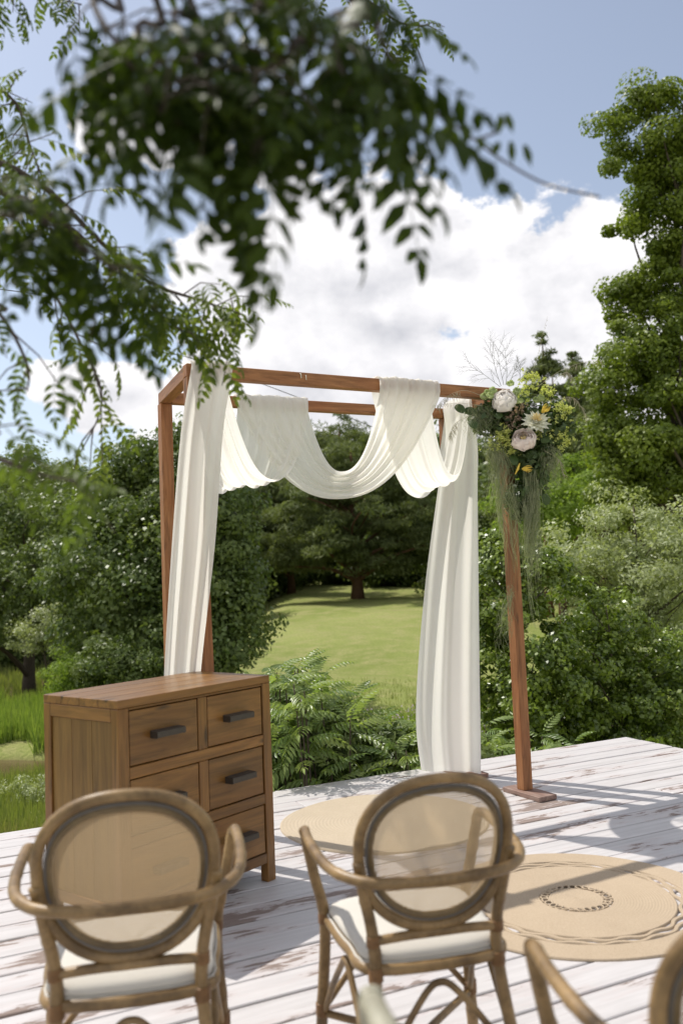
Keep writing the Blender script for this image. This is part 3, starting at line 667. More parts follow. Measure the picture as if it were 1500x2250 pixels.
# --- left: alder and willow thicket by the stream
tree('alder_tree', 'bushy alder behind the left arch post, its top highest of the left trees', 'tree', gat(300, 21), tuple(at(320, 990, 21)),
     [lobe(320, 1010, 21, 0.75, 0.9), lobe(300, 1110, 20.6, 1.25, 0.95), lobe(385, 1140, 20.5, 1.2, 1.1), lobe(250, 1230, 20, 1.5, 1.1), lobe(390, 1290, 19.5, 1.5, 1.2), lobe(290, 1400, 19.5, 1.6, 0.9), lobe(420, 1420, 19.2, 1.3, 0.8)],
     230, 50000, 0.31, 0.115, 0.075, 'leaf_alder', r0=0.14, n_br=40, seed=1)
tree('alder_tree', 'broad alder beside the lawn, showing between curtain and pines', 'tree', gat(480, 19.5), tuple(at(480, 1000, 19.5)),
     [lobe(442, 1020, 19.6, 0.7, 0.9), lobe(462, 1130, 19.4, 0.9, 0.95), lobe(477, 1240, 19.2, 0.85, 0.9), lobe(482, 1340, 19.0, 0.8, 0.8), lobe(452, 1400, 18.6, 0.9, 0.8), lobe(412, 1250, 19.4, 0.8, 1.1)],
     150, 32000, 0.28, 0.11, 0.07, 'leaf_alder', r0=0.13, n_br=30, seed=2)
tree('willow_tree', 'grey-green willow at the far left edge beyond the stream', 'tree', gat(60, 26), tuple(at(70, 1090, 26)),
     [lobe(40, 1080, 27, 1.5, 1.0), lobe(120, 1140, 26, 1.4, 1.1), lobe(-40, 1180, 26, 1.8, 1.6), lobe(60, 1240, 25.5, 1.9, 1.3), lobe(150, 1290, 24.6, 1.4, 1.2), lobe(20, 1360, 25, 1.8, 0.8)],
     170, 32000, 0.36, 0.13, 0.06, 'leaf_alder', r0=0.2, n_br=30, seed=3)
tree('willow_shrub', 'small pale willow shrub beside the fallen log', 'shrub', gat(100, 23), tuple(at(95, 1360, 23)),
     [lobe(95, 1375, 23, 0.55, 0.45), lobe(130, 1410, 23, 0.5, 0.35), lobe(60, 1400, 23, 0.45, 0.35)], 60, 7000, 0.16, 0.08, 0.035, 'leaf_willow', r0=0.04, n_br=14, seed=4)
tree('willow_shrub', 'round bright shrub on the stream bank left of the chest', 'shrub', gat(165, 18.5), tuple(at(165, 1450, 18.5)),
     [lobe(165, 1478, 18.5, 0.62, 0.42), lobe(215, 1495, 18.3, 0.4, 0.35)], 60, 9000, 0.14, 0.075, 0.03, 'leaf_lush', r0=0.03, n_br=14, seed=5)
tree('willow_shrub', 'low leafy shrub at the foot of the alder, left of the arch', 'shrub', gat(255, 17.5), tuple(at(255, 1420, 17.5)),
     [lobe(235, 1450, 17.5, 0.5, 0.35), lobe(300, 1465, 17.5, 0.45, 0.35), lobe(190, 1470, 17.8, .35, .25)], 50, 9000, 0.15, 0.08, 0.04, 'leaf_alder', r0=0.03, n_br=12, seed=6)
# --- lawn pines
def pine(label, base, top, tiers, n_leaf, L, r0, n_br, seed, group='pines around the lawn', name='pine_tree', nc=260, cr=0.42, mat='needle'):
    e = empty(name, base, 0, label, 'tree', group)
    me, K = foliage_mesh('crown', tiers, nc, n_leaf, cr, L, L * 0.17, up=0.5, out=0.35, flat=0.42, shell=0.30)
    link('crown', me, M[mat], e, Matrix.Identity(4))
    limbs(base, top, K, r0, n_br, seed, bend=0.3).build('trunk', M['pine_bark'], e); return e
def gpt(px, py_ground, dist):
    p = at(px, py_ground, dist); return (p.x, p.y, gzf(p.x, p.y) - 0.05)
PD = 46.0
pine('broad dark pine standing alone on the lawn seen through the arch', gpt(785, 1300, PD), tuple(at(770, 985, PD)),
     [lobe(770, 1010, PD, 2.0, 1.3), lobe(700, 1060, PD, 2.0, 1.2), lobe(850, 1050, PD, 2.2, 1.3), lobe(770, 1120, PD - 1, 3.4, 1.3), lobe(670, 1170, PD - 1, 1.9, 1.1), lobe(880, 1160, PD, 2.2, 1.2),
      lobe(720, 1215, PD - 1.5, 2.6, 0.75), lobe(850, 1215, PD, 2.4, 0.85), lobe(650, 1225, PD - 1, 1.2, 0.6)], 42000, 0.34, 0.30, 46, 11)
pine('slimmer pine left of the broad one, its trunk in shade', gpt(640, 1290, 52), tuple(at(625, 1000, 52)),
     [lobe(625, 1020, 52, 1.7, 1.6), lobe(600, 1090, 52, 2.0, 1.4), lobe(630, 1160, 51, 2.1, 1.3), lobe(580, 1190, 52, 1.5, 1.2), lobe(640, 1225, 51, 1.6, 0.8)], 22000, 0.36, 0.22, 30, 12)
pine('upper pine whose pale crown rises inside the swag opening', gpt(740, 1285, 60), tuple(at(745, 930, 60)),
     [lobe(745, 960, 60, 1.6, 1.6), lobe(700, 1000, 60, 1.8, 1.5), lobe(790, 1010, 60, 2.0, 1.5), lobe(750, 1080, 60, 3.0, 1.8)], 20000, 0.42, 0.24, 26, 13)
pine('pine half hidden behind the right curtain', gpt(925, 1280, 56), tuple(at(915, 1020, 56)),
     [lobe(915, 1040, 56, 1.8, 1.5), lobe(900, 1110, 56, 2.2, 1.6), lobe(950, 1170, 55, 2.4, 1.5), lobe(880, 1190, 56, 1.6, 1.0)], 18000, 0.40, 0.22, 26, 14)
# conifers with open tops behind the flowers
def spire(label, px, py_top, py_low, dist, r, n, seed, mat='needle', L=0.30):
    t_, b_ = at(px, py_top, dist), at(px, py_low, dist); rr = random.Random(seed); tiers = []; h = t_.z - b_.z; k = 0; z = 0.02
    while z < 1:
        rad = r * (0.06 + 1.0 * z ** 0.9); m = 2 + int(5 * z)
        for j in range(m):
            a = rr.uniform(0, 6.28); q = rr.uniform(0.3, 0.75) * rad
            tiers.append((t_.x + math.cos(a) * q, t_.y + math.sin(a) * q, t_.z - z * h + rr.uniform(-.2, .2), rad * rr.uniform(.35, .6), rad * .5, 0.09 * h * rr.uniform(.35, .7)))
        z += rr.uniform(0.06, 0.10)
    for q in range(7): tiers.append((t_.x, t_.y, t_.z - 0.1 - q * 0.045 * h, r * (.05 + .03 * q), r * (.05 + .03 * q), 0.02 * h))
    base = (b_.x, b_.y, gzf(b_.x, b_.y) - 0.1)
    pine(label, base, (t_.x, t_.y, t_.z - 0.35), tiers, n, L, 0.17, 40, seed, nc=230, cr=r * 0.13, mat=mat, name='conifer_tree', group='conifers behind the flower arrangement')
spire('taller open-topped conifer rising above the flower arrangement', 1190, 735, 1060, 34, 1.5, 17000, 21)
spire('second conifer top between the flowers and the tall tree', 1255, 760, 1050, 38, 1.25, 14000, 22)
spire('dark conifer right behind the grass plumes at the flowers', 1310, 850, 1080, 33, 2.2, 20000, 23)
spire('dark conifer low behind the peonies', 1225, 880, 1130, 32, 2.4, 22000, 24)
# --- right: tall leafy tree with limbs showing, and lower shrubs
TD = 20.0
tree('tall_leafy_tree', 'tall sunlit leafy tree filling the right edge, dark limbs showing through', 'tree', gat(1570, TD), tuple(at(1500, 230, TD)),
     [lobe(1430, 215, TD, 0.55, 0.42), lobe(1350, 280, TD, 0.45, 0.40), lobe(1470, 300, TD, 0.7, 0.5), lobe(1395, 370, TD, 0.85, 0.5), lobe(1480, 420, TD, 0.8, 0.6), lobe(1345, 385, TD, 0.35, 0.22),
      lobe(1400, 475, TD, 0.65, 0.40), lobe(1470, 560, TD, 0.55, 0.35), lobe(1365, 500, TD, 0.35, 0.25), lobe(1440, 610, TD, 0.6, 0.30), lobe(1385, 640, TD, 0.45, 0.32), lobe(1350, 690, TD, 0.35, 0.30),
      lobe(1470, 720, TD, 0.75, 0.45), lobe(1400, 790, TD, 0.9, 0.5), lobe(1330, 850, TD - .3, 0.5, 0.45), lobe(1480, 850, TD, 0.9, 0.7), lobe(1400, 920, TD - .3, 0.95, 0.6), lobe(1340, 960, TD - .3, 0.5, 0.5),
      lobe(1470, 1010, TD - .5, 1.0, 0.8), lobe(1380, 1050, TD - .5, 0.75, 0.6), lobe(1560, 350, TD, 1.0, 1.3), lobe(1600, 600, TD, 1.3, 1.6), lobe(1590, 900, TD, 1.5, 1.7), lobe(1560, 230, TD, 0.6, 0.5), lobe(1350, 1000, TD - .4, .45, .6), lobe(1450, 1110, TD - .5, 1.1, .5), lobe(1450, 500, TD, .8, .5), lobe(1430, 660, TD, .6, .4), lobe(1460, 790, TD - .3, .8, .5), lobe(1370, 750, TD, .5, .4), lobe(1490, 640, TD, .5, .5), lobe(1330, 930, TD - .3, .5, .5), lobe(1420, 980, TD - .6, .9, .6), lobe(1350, 1080, TD - .5, .6, .5), lobe(1450, 340, TD, .8, .6)],
     430, 130000, 0.21, 0.092, 0.060, 'leaf_oak', r0=0.24, n_br=60, seed=31, shell=0.35)
tree('leafy_shrub', 'mounded mid-green shrub below the hanging grasses, behind the arch post', 'shrub', gat(1230, 24), tuple(at(1230, 1040, 24)),
     [lobe(1190, 1080, 24, 0.8, 0.7), lobe(1250, 1040, 25, 0.8, 0.5), lobe(1290, 1090, 24, 0.8, 0.6), lobe(1220, 1130, 23, 1.2, 0.7), lobe(1130, 1130, 23, 0.9, 0.8)], 110, 17000, 0.24, 0.10, 0.06, 'leaf_lush', r0=0.07, n_br=18, seed=32)
tree('goat_willow', 'pale silvery green willow bush on the right behind the deck', 'shrub', gat(1400, 14), tuple(at(1390, 1110, 14)),
     [lobe(1370, 1180, 14.5, 0.95, 0.60), lobe(1270, 1210, 14, 0.55, 0.45), lobe(1450, 1230, 14, 0.7, 0.6), lobe(1350, 1290, 13.6, 0.95, 0.6), lobe(1480, 1330, 13.5, 0.7, 0.7), lobe(1560, 1280, 14, 0.9, 1.1), lobe(1420, 1420, 13.5, 1.0, 0.6)],
     210, 30000, 0.17, 0.080, 0.028, 'leaf_willow', r0=0.06, n_br=36, seed=33)
tree('glossy_shrub', 'dark glossy leaved shrub directly behind the right arch post', 'shrub', gat(1130, 10.3), tuple(at(1130, 1200, 10.3)),
     [lobe(1115, 1230, 10.6, 0.34, 0.34), lobe(1085, 1330, 10.4, 0.36, 0.45), lobe(1190, 1290, 10.5, 0.36, 0.42), lobe(1150, 1400, 10.2, 0.50, 0.40), lobe(1090, 1480, 10.2, 0.42, 0.45), lobe(1200, 1480, 10.0, 0.48, 0.42), lobe(1140, 1560, 10.0, 0.5, 0.4), lobe(1150, 1650, 10.3, 0.6, 0.4)],
     210, 30000, 0.10, 0.058, 0.038, 'leaf_lilac', r0=0.04, n_br=50, seed=34)
tree('glossy_shrub', 'dark leafy shrub behind the far corner of the deck', 'shrub', gat(1340, 10.8), tuple(at(1330, 1330, 10.8)),
     [lobe(1270, 1340, 11.0, 0.40, 0.36), lobe(1340, 1370, 11.2, 0.45, 0.35), lobe(1290, 1440, 10.8, 0.52, 0.42), lobe(1390, 1450, 11, 0.50, 0.42), lobe(1320, 1540, 10.6, 0.60, 0.40), lobe(1430, 1530, 10.8, 0.55, 0.42), lobe(1240, 1540, 10.6, 0.45, 0.4), lobe(1380, 1610, 10.8, 0.7, 0.4), lobe(1500, 1560, 11, 0.6, 0.6), lobe(1260, 1640, 10.6, 0.6, 0.4), lobe(1500, 1450, 11.2, 0.4, 0.4)],
     240, 33000, 0.105, 0.058, 0.038, 'leaf_lilac', r0=0.04, n_br=50, seed=35)
# --- the wooded slope: masses of separate trees sharing a few meshes
protos = []
for i in range(3):
    me, K = foliage_mesh('crown', [(0, 0, 6.5, 2.3, 2.3, 2.6), (0.9, 0.4, 4.4, 2.1, 2.0, 1.7), (-1.0, -0.3, 4.0, 2.2, 2.2, 1.8), (0.2, 0, 8.6, 1.3, 1.3, 1.3), (0.3, 0, 2.0, 2.1, 2.1, 1.5), (0, 0, 1.0, 2.4, 2.4, 1.0)], 170, 11000, 0.60, 0.32, 0.21, shell=0.4)
    tb = limbs((0, 0, 0), (0, 0, 7.6), K, 0.2, 14, 50 + i).mesh('trunk'); protos.append(('d', me, tb))
for i in range(3):
    lob = []; rr = random.Random(60 + i); z = 9.8
    while z > 0.7:
        q = (10 - z) / 10; rad = 0.25 + 2.1 * q ** 0.85
        for j in range(3): a = rr.uniform(0, 6.28); lob.append((math.cos(a) * rad * .4, math.sin(a) * rad * .4, z, rad * .6, rad * .6, 0.28))
        z -= rr.uniform(.35, .55)
    me, K = foliage_mesh('crown', lob, 170, 9000, 0.34, 0.36, 0.10, flat=0.4, up=.5, shell=0.3)
    tb = limbs((0, 0, 0), (0, 0, 9.8), K, 0.17, 14, 70 + i).mesh('trunk'); protos.append(('c', me, tb))
for k_, me, tb in protos:
    me.materials.append(M['leaf_alder'] if k_ == 'd' else M['needle_far']); tb.materials.append(M['bark'])
def far_tree(px, dist, hgt, kind, i, label=None, grp=None):
    pr = [p for p in protos if p[0] == kind]; k_, me, tb = pr[i % len(pr)]; p = at(px, 1250, dist); s = hgt / 10.0
    e = empty('forest_tree' if kind == 'd' else 'forest_spruce', (p.x, p.y, gzf(p.x, p.y) - 0.2), random.uniform(0, 6.28), label, 'tree', grp); e.scale = (s * random.uniform(.9, 1.15),) * 2 + (s,)
    link('crown', me, None, e, keep=False); link('trunk', tb, None, e, keep=False); return e
GD, GC = 'leafy trees of the wooded slope beyond the lawn', 'conifers of the wooded slope beyond the lawn'
ROWW = ['on the crest of the slope', 'halfway down the slope', 'in the front of the woods', 'at the edge of the woods']
WSEEN = {}
ORD = ['', 'second', 'third', 'fourth', 'fifth', 'sixth', 'seventh', 'eighth', 'ninth', 'tenth', 'eleventh', 'twelfth']
def wood_label(px, row, k_):
    z = ('beyond the left marsh' if px < 160 else 'behind the alders' if px < 470 else 'left of the lawn pines' if px < 620 else 'behind the lawn pines' if px < 960
         else 'behind the right curtain' if px < 1080 else 'behind the flowers' if px < 1290 else 'behind the tall tree')
    l = ('leafy tree ' if k_ == 'd' else 'dark conifer ') + ROWW[row] + ' ' + z; n_ = WSEEN.get(l, 0); WSEEN[l] = n_ + 1
    return l + (', ' + ORD[n_] + ' from left' if n_ else '')
skyline = lambda px: float(np.interp(px, [-400, 0, 200, 300, 450, 560, 640, 700, 740, 790, 850, 900, 960, 1050, 1150, 1230, 1300, 1400, 1700], [960, 985, 975, 960, 960, 955, 945, 950, 950, 925, 905, 900, 905, 925, 925, 900, 880, 900, 900]))
rr = random.Random(5); i = 0
WOODS = []
for row, (d0, d1, step, off) in enumerate(((92, 80, 62, 0), (76, 64, 70, 45), (64, 57, 78, 110), (58, 54, 88, 150))):
    px = -420
    while px < 1750:
        side = abs(px - 760) / 900.0; d = d0 + (d1 - d0) * rr.random() - 34 * min(1, side) ** 1.1 - (6 if px < 560 else 0)
        if row == 3 and 540 < px < 960: d += 6
        WOODS.append((px, max(36 if px < 330 else 23, d), skyline(px) + off + rr.uniform(-22, 42), 'c' if rr.random() < (0.42 if px < 1150 else 0.2) and row < 3 else 'd', row)); px += step * rr.uniform(.8, 1.2)
for (px, d, yt, k_, row) in WOODS:
    p = at(px, yt, d); h = max(3.0, p.z - gzf(p.x, p.y)); far_tree(px, d, h, k_, i, wood_label(px, row, k_), GD if k_ == 'd' else GC); i += 1
# --- sumac shrubs along the back edge of the deck: pinnate leaves, each its own part
def pinnate_mesh(name, L, pairs, ll, lw, droop, curl, rnd):
    """compound leaf along +X, leaflets drooping; origin at the base of the stalk"""
    V = []; F = []; n = 0
    def pt(t): return Vector((L * t * (1 - .12 * droop * t * t), 0, -droop * L * 0.42 * t ** 2.2))
    def quadleaf(b, d, up, l, w):
        nonlocal n
        s = d.cross(up).normalized(); u2 = s.cross(d)
        V.extend([b, b + d * l * .38 + s * w * .5 + u2 * w * .16, b + d * l * .75 + s * w * .34 + u2 * (w * .12 - l * .05), b + d * l - u2 * l * .16, b + d * l * .75 - s * w * .34 + u2 * (w * .12 - l * .05), b + d * l * .38 - s * w * .5 + u2 * w * .16, b + d * l * .4 - u2 * w * .02, b + d * l * .75 - u2 * l * .06])
        F.extend([(n, n + 1, n + 6), (n + 1, n + 2, n + 7, n + 6), (n + 2, n + 3, n + 7), (n, n + 6, n + 5), (n + 6, n + 7, n + 4, n + 5), (n + 7, n + 3, n + 4)]); n += 8
    for i in range(pairs):
        t = 0.22 + 0.75 * i / (pairs - 1); p = pt(t); tg = (pt(min(1, t + .05)) - pt(t - .05)).normalized(); k = math.sin(math.pi * (0.28 + 0.58 * i / (pairs - 1)))
        for s in (-1, 1):
            d = (tg * (0.55 + rnd.uniform(-.1, .1)) + Vector((0, s, 0)) + Vector((0, 0, -curl + rnd.uniform(-.12, .12)))).normalized(); quadleaf(p, d, Vector((0, 0, 1)), ll * k * rnd.uniform(.88, 1.1), lw * (.6 + .4 * k))
    quadleaf(pt(1), (pt(1) - pt(.92)).normalized(), Vector((0, 0, 1)), ll * .75, lw * .8)
    m = 5; r = 0.0022 * L / 0.3
    for i in range(m + 1):
        p = pt(i / m); rr_ = r * (1 - .6 * i / m); V.extend([p + Vector((0, rr_, 0)), p + Vector((0, -rr_, 0)), p + Vector((0, 0, rr_ * 1.4))])
    for i in range(m):
        a = n + 3 * i
        for j in range(3): F.append((a + j, a + (j + 1) % 3, a + 3 + (j + 1) % 3, a + 3 + j))
    me = bpy.data.meshes.new(name); me.from_pydata(V, [], F); a_ = me.attributes.new('rnd', 'FLOAT', 'FACE'); a_.data.foreach_set('value', [rnd.random() for _ in F]); me.update(); return me
def mat_leaf_obj(name, a, b, trans, rough, spec=0.4, tcol=None):
    t = Mt(name); oi = t.n('ShaderNodeObjectInfo'); at_ = t.n('ShaderNodeAttribute', attribute_name='rnd')
    f = t.math('ADD', t.math('MULTIPLY', oi.outputs['Random'], 0.75), t.math('MULTIPLY', at_.outputs['Fac'], 0.25)); c = t.mix(f, a, b)
    tr = t.n('ShaderNodeBsdfTranslucent'); t.l(t.mix(1.0, c, tcol or (1.7, 1.8, 0.7), 'MULTIPLY'), tr.inputs[0]); mx = t.n('ShaderNodeMixShader'); mx.inputs[0].default_value = trans
    t.l(t.bsdf(c, rough, spec), mx.inputs[1]); t.l(tr.outputs[0], mx.inputs[2]); return t.done(mx.outputs[0])
M['sumac'] = mat_leaf_obj('sumac leaf', (0.115, 0.18, 0.055), (0.30, 0.36, 0.125), 0.34, 0.36, 0.45)
rs = random.Random(9); SUM = [pinnate_mesh('sumac_leaf', 0.36, 7, 0.120, 0.033, d, c, rs) for d, c in ((0.8, .5), (1.2, .7), (1.6, .9), (0.9, .4))]
for me in SUM: me.materials.append(M['sumac'])
def sumac(label, px0, px1, d0, d1, ztop, nst, per, seed, grp='sumac shrubs along the back edge of the deck'):
    r = random.Random(seed); pc = at((px0 + px1) / 2, 1400, (d0 + d1) / 2); e = empty('sumac_shrub', (pc.x, pc.y, gzf(pc.x, pc.y)), 0, label, 'shrub', grp)
    stems = 0
    for i in range(nst):
        px = r.uniform(px0, px1); d = r.uniform(d0, d1); p = at(px, 1400, d); g = gzf(p.x, p.y); zt = ztop(px) * 1.0; q = r.random() ** 1.6; top = Vector((p.x, p.y, zt - q * 1.05))
        if top.dot(DN) * 1 > N_BACK - 0.12 and Vector((p.x, p.y, 0)).dot(DN) > N_BACK - 0.05: continue
        base = Vector((p.x + r.uniform(-.15, .15), p.y + r.uniform(.0, .25), g)); mb = MB()
        pts = smooth_pts([base, base.lerp(top, .5) + Vector((r.uniform(-.06, .06), r.uniform(-.06, .06), 0)), top], 4); mb.tube(pts, [0.013 * (1 - .65 * k / (len(pts) - 1)) for k in range(len(pts))], 5)
        mb.build('stem', M['bark'], e); stems += 1
        for j in range(per):
            a = j * 2.4 + r.uniform(-.4, .4); t_ = 1 - 0.34 * (j / per) * r.uniform(.6, 1.2); k = min(len(pts) - 2, int(t_ * (len(pts) - 1))); q_ = t_ * (len(pts) - 1) - k; b = pts[k].lerp(pts[k + 1], min(1, q_))
            pitch_ = r.uniform(-0.2, 0.55) + 0.75 * (1 - j / per); s = r.uniform(0.8, 1.15) * (0.72 + 0.35 * j / per)
            Mx = Matrix.Translation(b) @ Matrix.Rotation(a, 4, 'Z') @ Matrix.Rotation(-pitch_, 4, 'Y') @ Matrix.Rotation(r.uniform(-.4, .4), 4, 'X') @ Matrix.Scale(s, 4)
            link('leaf', r.choice(SUM), None, e, Mx)
    return e
def ramp_f(pts):
    return lambda x: float(np.interp(x, [p[0] for p in pts], [p[1] for p in pts]))
zt_ = ramp_f([(500, 0.50), (560, 0.70), (640, 0.78), (720, 0.62), (770, 0.40), (800, 0.18), (860, 0.16), (920, 0.30), (1000, 0.20), (1070, 0.0), (1150, -0.14), (1250, -0.05)])
sumac('tall sumac shrub directly right of the chest of drawers', 535, 660, 6.3, 7.9, zt_, 36, 8, 1)
sumac('sumac shrub in front of the lawn, middle of the gap', 655, 780, 6.5, 8.1, zt_, 37, 8, 2)
sumac('low sumac shrub just left of the right curtain', 775, 935, 6.85, 8.2, zt_, 37, 8, 3)
sumac('low sumac sprouts between the right curtain and the deck corner', 1040, 1250, 7.5, 8.6, zt_, 26, 7, 4)
tree('leafy_shrub', 'dense low undergrowth below the sumacs behind the deck edge', 'shrub', gat(700, 8.0), tuple(at(700, 1560, 8.0)),
     [lobe(x_, y_, 7.45, .45, .30, .35) for x_, y_ in ((560, 1600), (640, 1600), (720, 1640), (800, 1680), (880, 1680), (600, 1700), (700, 1730), (820, 1740), (940, 1690), (560, 1680))], 170, 24000, 0.10, 0.075, 0.026, 'leaf_alder', r0=0.02, n_br=30, seed=36)
# --- ground cover
def grass_mesh(name, n, area, h, wd, zoff=0.0, keepf=None):
    x = RNG.uniform(area[0], area[1], n * 2); y = RNG.uniform(area[2], area[3], n * 2)
    if keepf is not None: m = keepf(x, y); x, y = x[m], y[m]
    x, y = x[:n], y[:n]; n = len(x); z = gz(x, y); a = RNG.uniform(0, 6.28, n); hh = h * RNG.uniform(.4, 1.3, n); tilt = RNG.uniform(0, .45, n); ta = RNG.uniform(0, 6.28, n)
    P = np.stack([x, y, z + zoff], 1); W = np.stack([np.cos(a), np.sin(a), 0 * a], 1) * wd; Tp = np.stack([np.cos(ta) * tilt * hh, np.sin(ta) * tilt * hh, hh], 1)
    V = np.stack([P - W, P + W, P + Tp * .55 + W * .7 * 1, P + Tp, P + Tp * .55 - W * .7], 1).reshape(-1, 3); Q = np.arange(5 * n).reshape(n, 5)
    return np_mesh(name, V, Q, rnd=RNG.random(n))
M['grass'] = mat_leaf('meadow grass', (0.13, 0.17, 0.04), (0.25, 0.27, 0.09), 0.35, 0.6, 0.2)
M['reed'] = mat_leaf('bright reed blades', (0.12, 0.185, 0.035), (0.25, 0.31, 0.085), 0.45, 0.5, 0.3)
M['dry'] = mat_leaf('dry grass', (0.17, 0.17, 0.06), (0.34, 0.29, 0.14), 0.35, 0.7, 0.1)
def wetcut(x, y): return gz(x, y) > -1.60
def patch(f, s, lo): 
    def k(x, y): return np.array([mnoise.noise((float(a) * s, float(b) * s, 3.3)) > lo for a, b in zip(x, y)]) & f(x, y)
    return k
link('reed_grass', grass_mesh('reed_grass', 34000, (-10.5, -3.2, 16.0, 22.5), 0.42, 0.010, keepf=patch(wetcut, .5, -.15)), M['reed'], kind='stuff', label='bright green reeds on the far bank of the stream')
link('bank_grass', grass_mesh('bank_grass', 30000, (-7.5, -1.2, 7.0, 13.6), 0.22, 0.006, keepf=wetcut), M['grass'], kind='stuff', label='mixed grass on the near bank left of the deck')
link('dry_grass', grass_mesh('dry_grass', 12000, (-6, -1.6, 5.8, 9.6), 0.20, 0.005, keepf=lambda x, y: (x * DN.x + y * DN.y) < N_BACK - .05), M['dry'], kind='stuff', label='dry yellow grass beside the deck edge')
link('meadow_grass', grass_mesh('meadow_grass', 40000, (-5, 7.5, 9.5, 24), 0.09, 0.006, keepf=lambda x, y: RNG.random(len(x)) < np.clip(1.2 - (y - 11) / 9, 0, 1)), M['grass'], kind='stuff', label='rough meadow grass behind the sumac shrubs')
link('tall_meadow_herbs', grass_mesh('tall_meadow_herbs', 9000, (-3, 4.5, 11.5, 16.5), 0.34, 0.012, keepf=patch(lambda x, y: x > -99, .8, 0.0)), M['reed'], kind='stuff', label='taller green herbs at the near edge of the lawn')
link('far_bank_grass', grass_mesh('far_bank_grass', 24000, (-22, -5, 21, 42), 0.32, 0.02), M['grass'], kind='stuff', label='marsh grass beyond the stream')
M['lilac_fl'] = mat_leaf('small violet meadow flowers', (0.38, 0.28, 0.42), (0.55, 0.45, 0.58), 0.3, 0.7, 0.1)
xx = RNG.uniform(0.2, 2.9, 900); yy = RNG.uniform(12.5, 15.5, 900); V, Q = leaf_quads(np.stack([xx, yy, gz(xx, yy) + RNG.uniform(.2, .38, 900)], 1), unit(RNG.normal(size=(900, 3)) + [0, 0, 1]), np.full(900, .035), np.full(900, .03))
link('meadow_flowers', np_mesh('meadow_flowers', V, Q, rnd=RNG.random(900)), M['lilac_fl'], kind='stuff', label='small violet flowers in the rough grass')
# fallen log by the marsh
LGD = 33.0
for q_ in range(60):
    if at(60, 1462, LGD).z < gzf(at(60, 1462, LGD).x, LGD) + 0.12: break
    LGD += 0.4
def lp_(x_, y_, dz=0): return at(x_, y_, LGD + dz)
lg = empty('fallen_log', tuple(lp_(40, 1455)), 0, 'dark fallen trunk with broken branch lying over the marsh at the left edge', 'log')
mb = MB(); mb.tube(smooth_pts([lp_(-60, 1428, .5), lp_(10, 1438, .2), lp_(60, 1450), lp_(112, 1460, -.2)], 5), [0.17] * 8 + [0.15, 0.13, 0.12, 0.10, 0.08, 0.06, 0.05, 0.04], 8); mb.build('trunk', M['bark'], lg)
mb = MB(); mb.tube(smooth_pts([lp_(72, 1452), lp_(88, 1446, -.1), lp_(97, 1434, -.1)], 4), [.07, .065, .06, .055, .05, .04, .035, .03, .02], 6); mb.build('broken_branch', mat_plain('bleached wood', (0.35, 0.30, 0.25), 0.8), lg)
mb = MB(); mb.tube(smooth_pts([lp_(10, 1438, .1), lp_(60, 1475, -.2), lp_(100, 1482, -.3)], 4), [.12, .11, .10, .09, .08, .07, .06, .05, .04], 6); mb.build('branch', M['bark'], lg)
# pale boulder-like tuft of silverweed near the chest: low silvery plant
tree('silvery_plant', 'low silvery grey plant on the bank left of the chest', 'plant', gat(70, 11.5), tuple(at(70, 1725, 11.5)), [lobe(72, 1728, 11.5, 0.30, 0.12), lobe(95, 1742, 11.4, 0.25, 0.10)], 30, 3500, 0.06, 0.035, 0.014, 'leaf_willow', r0=0.01, n_br=8, seed=40)
# ================================================================== draped cloth
def seg_at_px(A, B, px):
    """point on the segment A-B that the photograph shows at column px"""
    lo, hi = -0.3, 1.3
    def col(t):
        d = A.lerp(B, t) - Vector((0, 0, CAM_H)); return 750 + F_PX * d.dot(RX) / d.dot(Fw)
    for _ in range(40):
        m = (lo + hi) / 2
        if (col(m) < px) == (col(hi) > col(lo)): lo = m
        else: hi = m
    return A.lerp(B, (lo + hi) / 2)
zt_b = Vector((0, 0, PW / 2 + 0.012))
tFL, tFR, tBL, tBR = [T[k_] + zt_b for k_ in ('FL', 'FR', 'BL', 'BR')]
drape = empty('cloth_drape', (tFL + tBR) / 2, 0, 'sheer cream cloth draped in swags over the arch with two long hanging ends', 'draped cloth')
def cloth(name, P, nt, nw, folds, amp, seed, **k):
    """P(t, w) -> point; pleats run along t"""
    r = random.Random(seed); ph = [r.uniform(0, 6.28) for _ in range(6)]; G_ = [[P(i / nt, j / nw) for j in range(nw + 1)] for i in range(nt + 1)]; V = []
    for i in range(nt + 1):
        t = i / nt
        for j in range(nw + 1):
            w_ = j / nw; a = G_[min(i + 1, nt)][j] - G_[max(i - 1, 0)][j]; b = G_[i][min(j + 1, nw)] - G_[i][max(j - 1, 0)]; n = a.cross(b)
            n = n.normalized() if n.length > 1e-9 else Vector((0, -1, 0))
            ww = w_ + 0.022 * math.sin(5.1 * w_ * 3 + ph[0]) + 0.010 * math.sin(t * 4 + ph[1] + w_ * 9)
            s = math.sin(2 * math.pi * folds * ww + ph[2]) * 0.80 + 0.20 * math.sin(2 * math.pi * folds * 1.73 * ww + ph[3] + t * 1.5) + 0.06 * math.sin(2 * math.pi * folds * 3.1 * ww + ph[4])
            big = math.sin(2 * math.pi * folds * 0.31 * ww + ph[5] + t)
            A = amp(t, w_) if callable(amp) else amp
            V.append(G_[i][j] + n * (A * (s + 0.7 * big)))
    F = [(i * (nw + 1) + j, i * (nw + 1) + j + 1, (i + 1) * (nw + 1) + j + 1, (i + 1) * (nw + 1) + j) for i in range(nt) for j in range(nw)]
    mb = MB(); mb.add(V, F); return mb.build(name, M['cloth'], drape, **k)
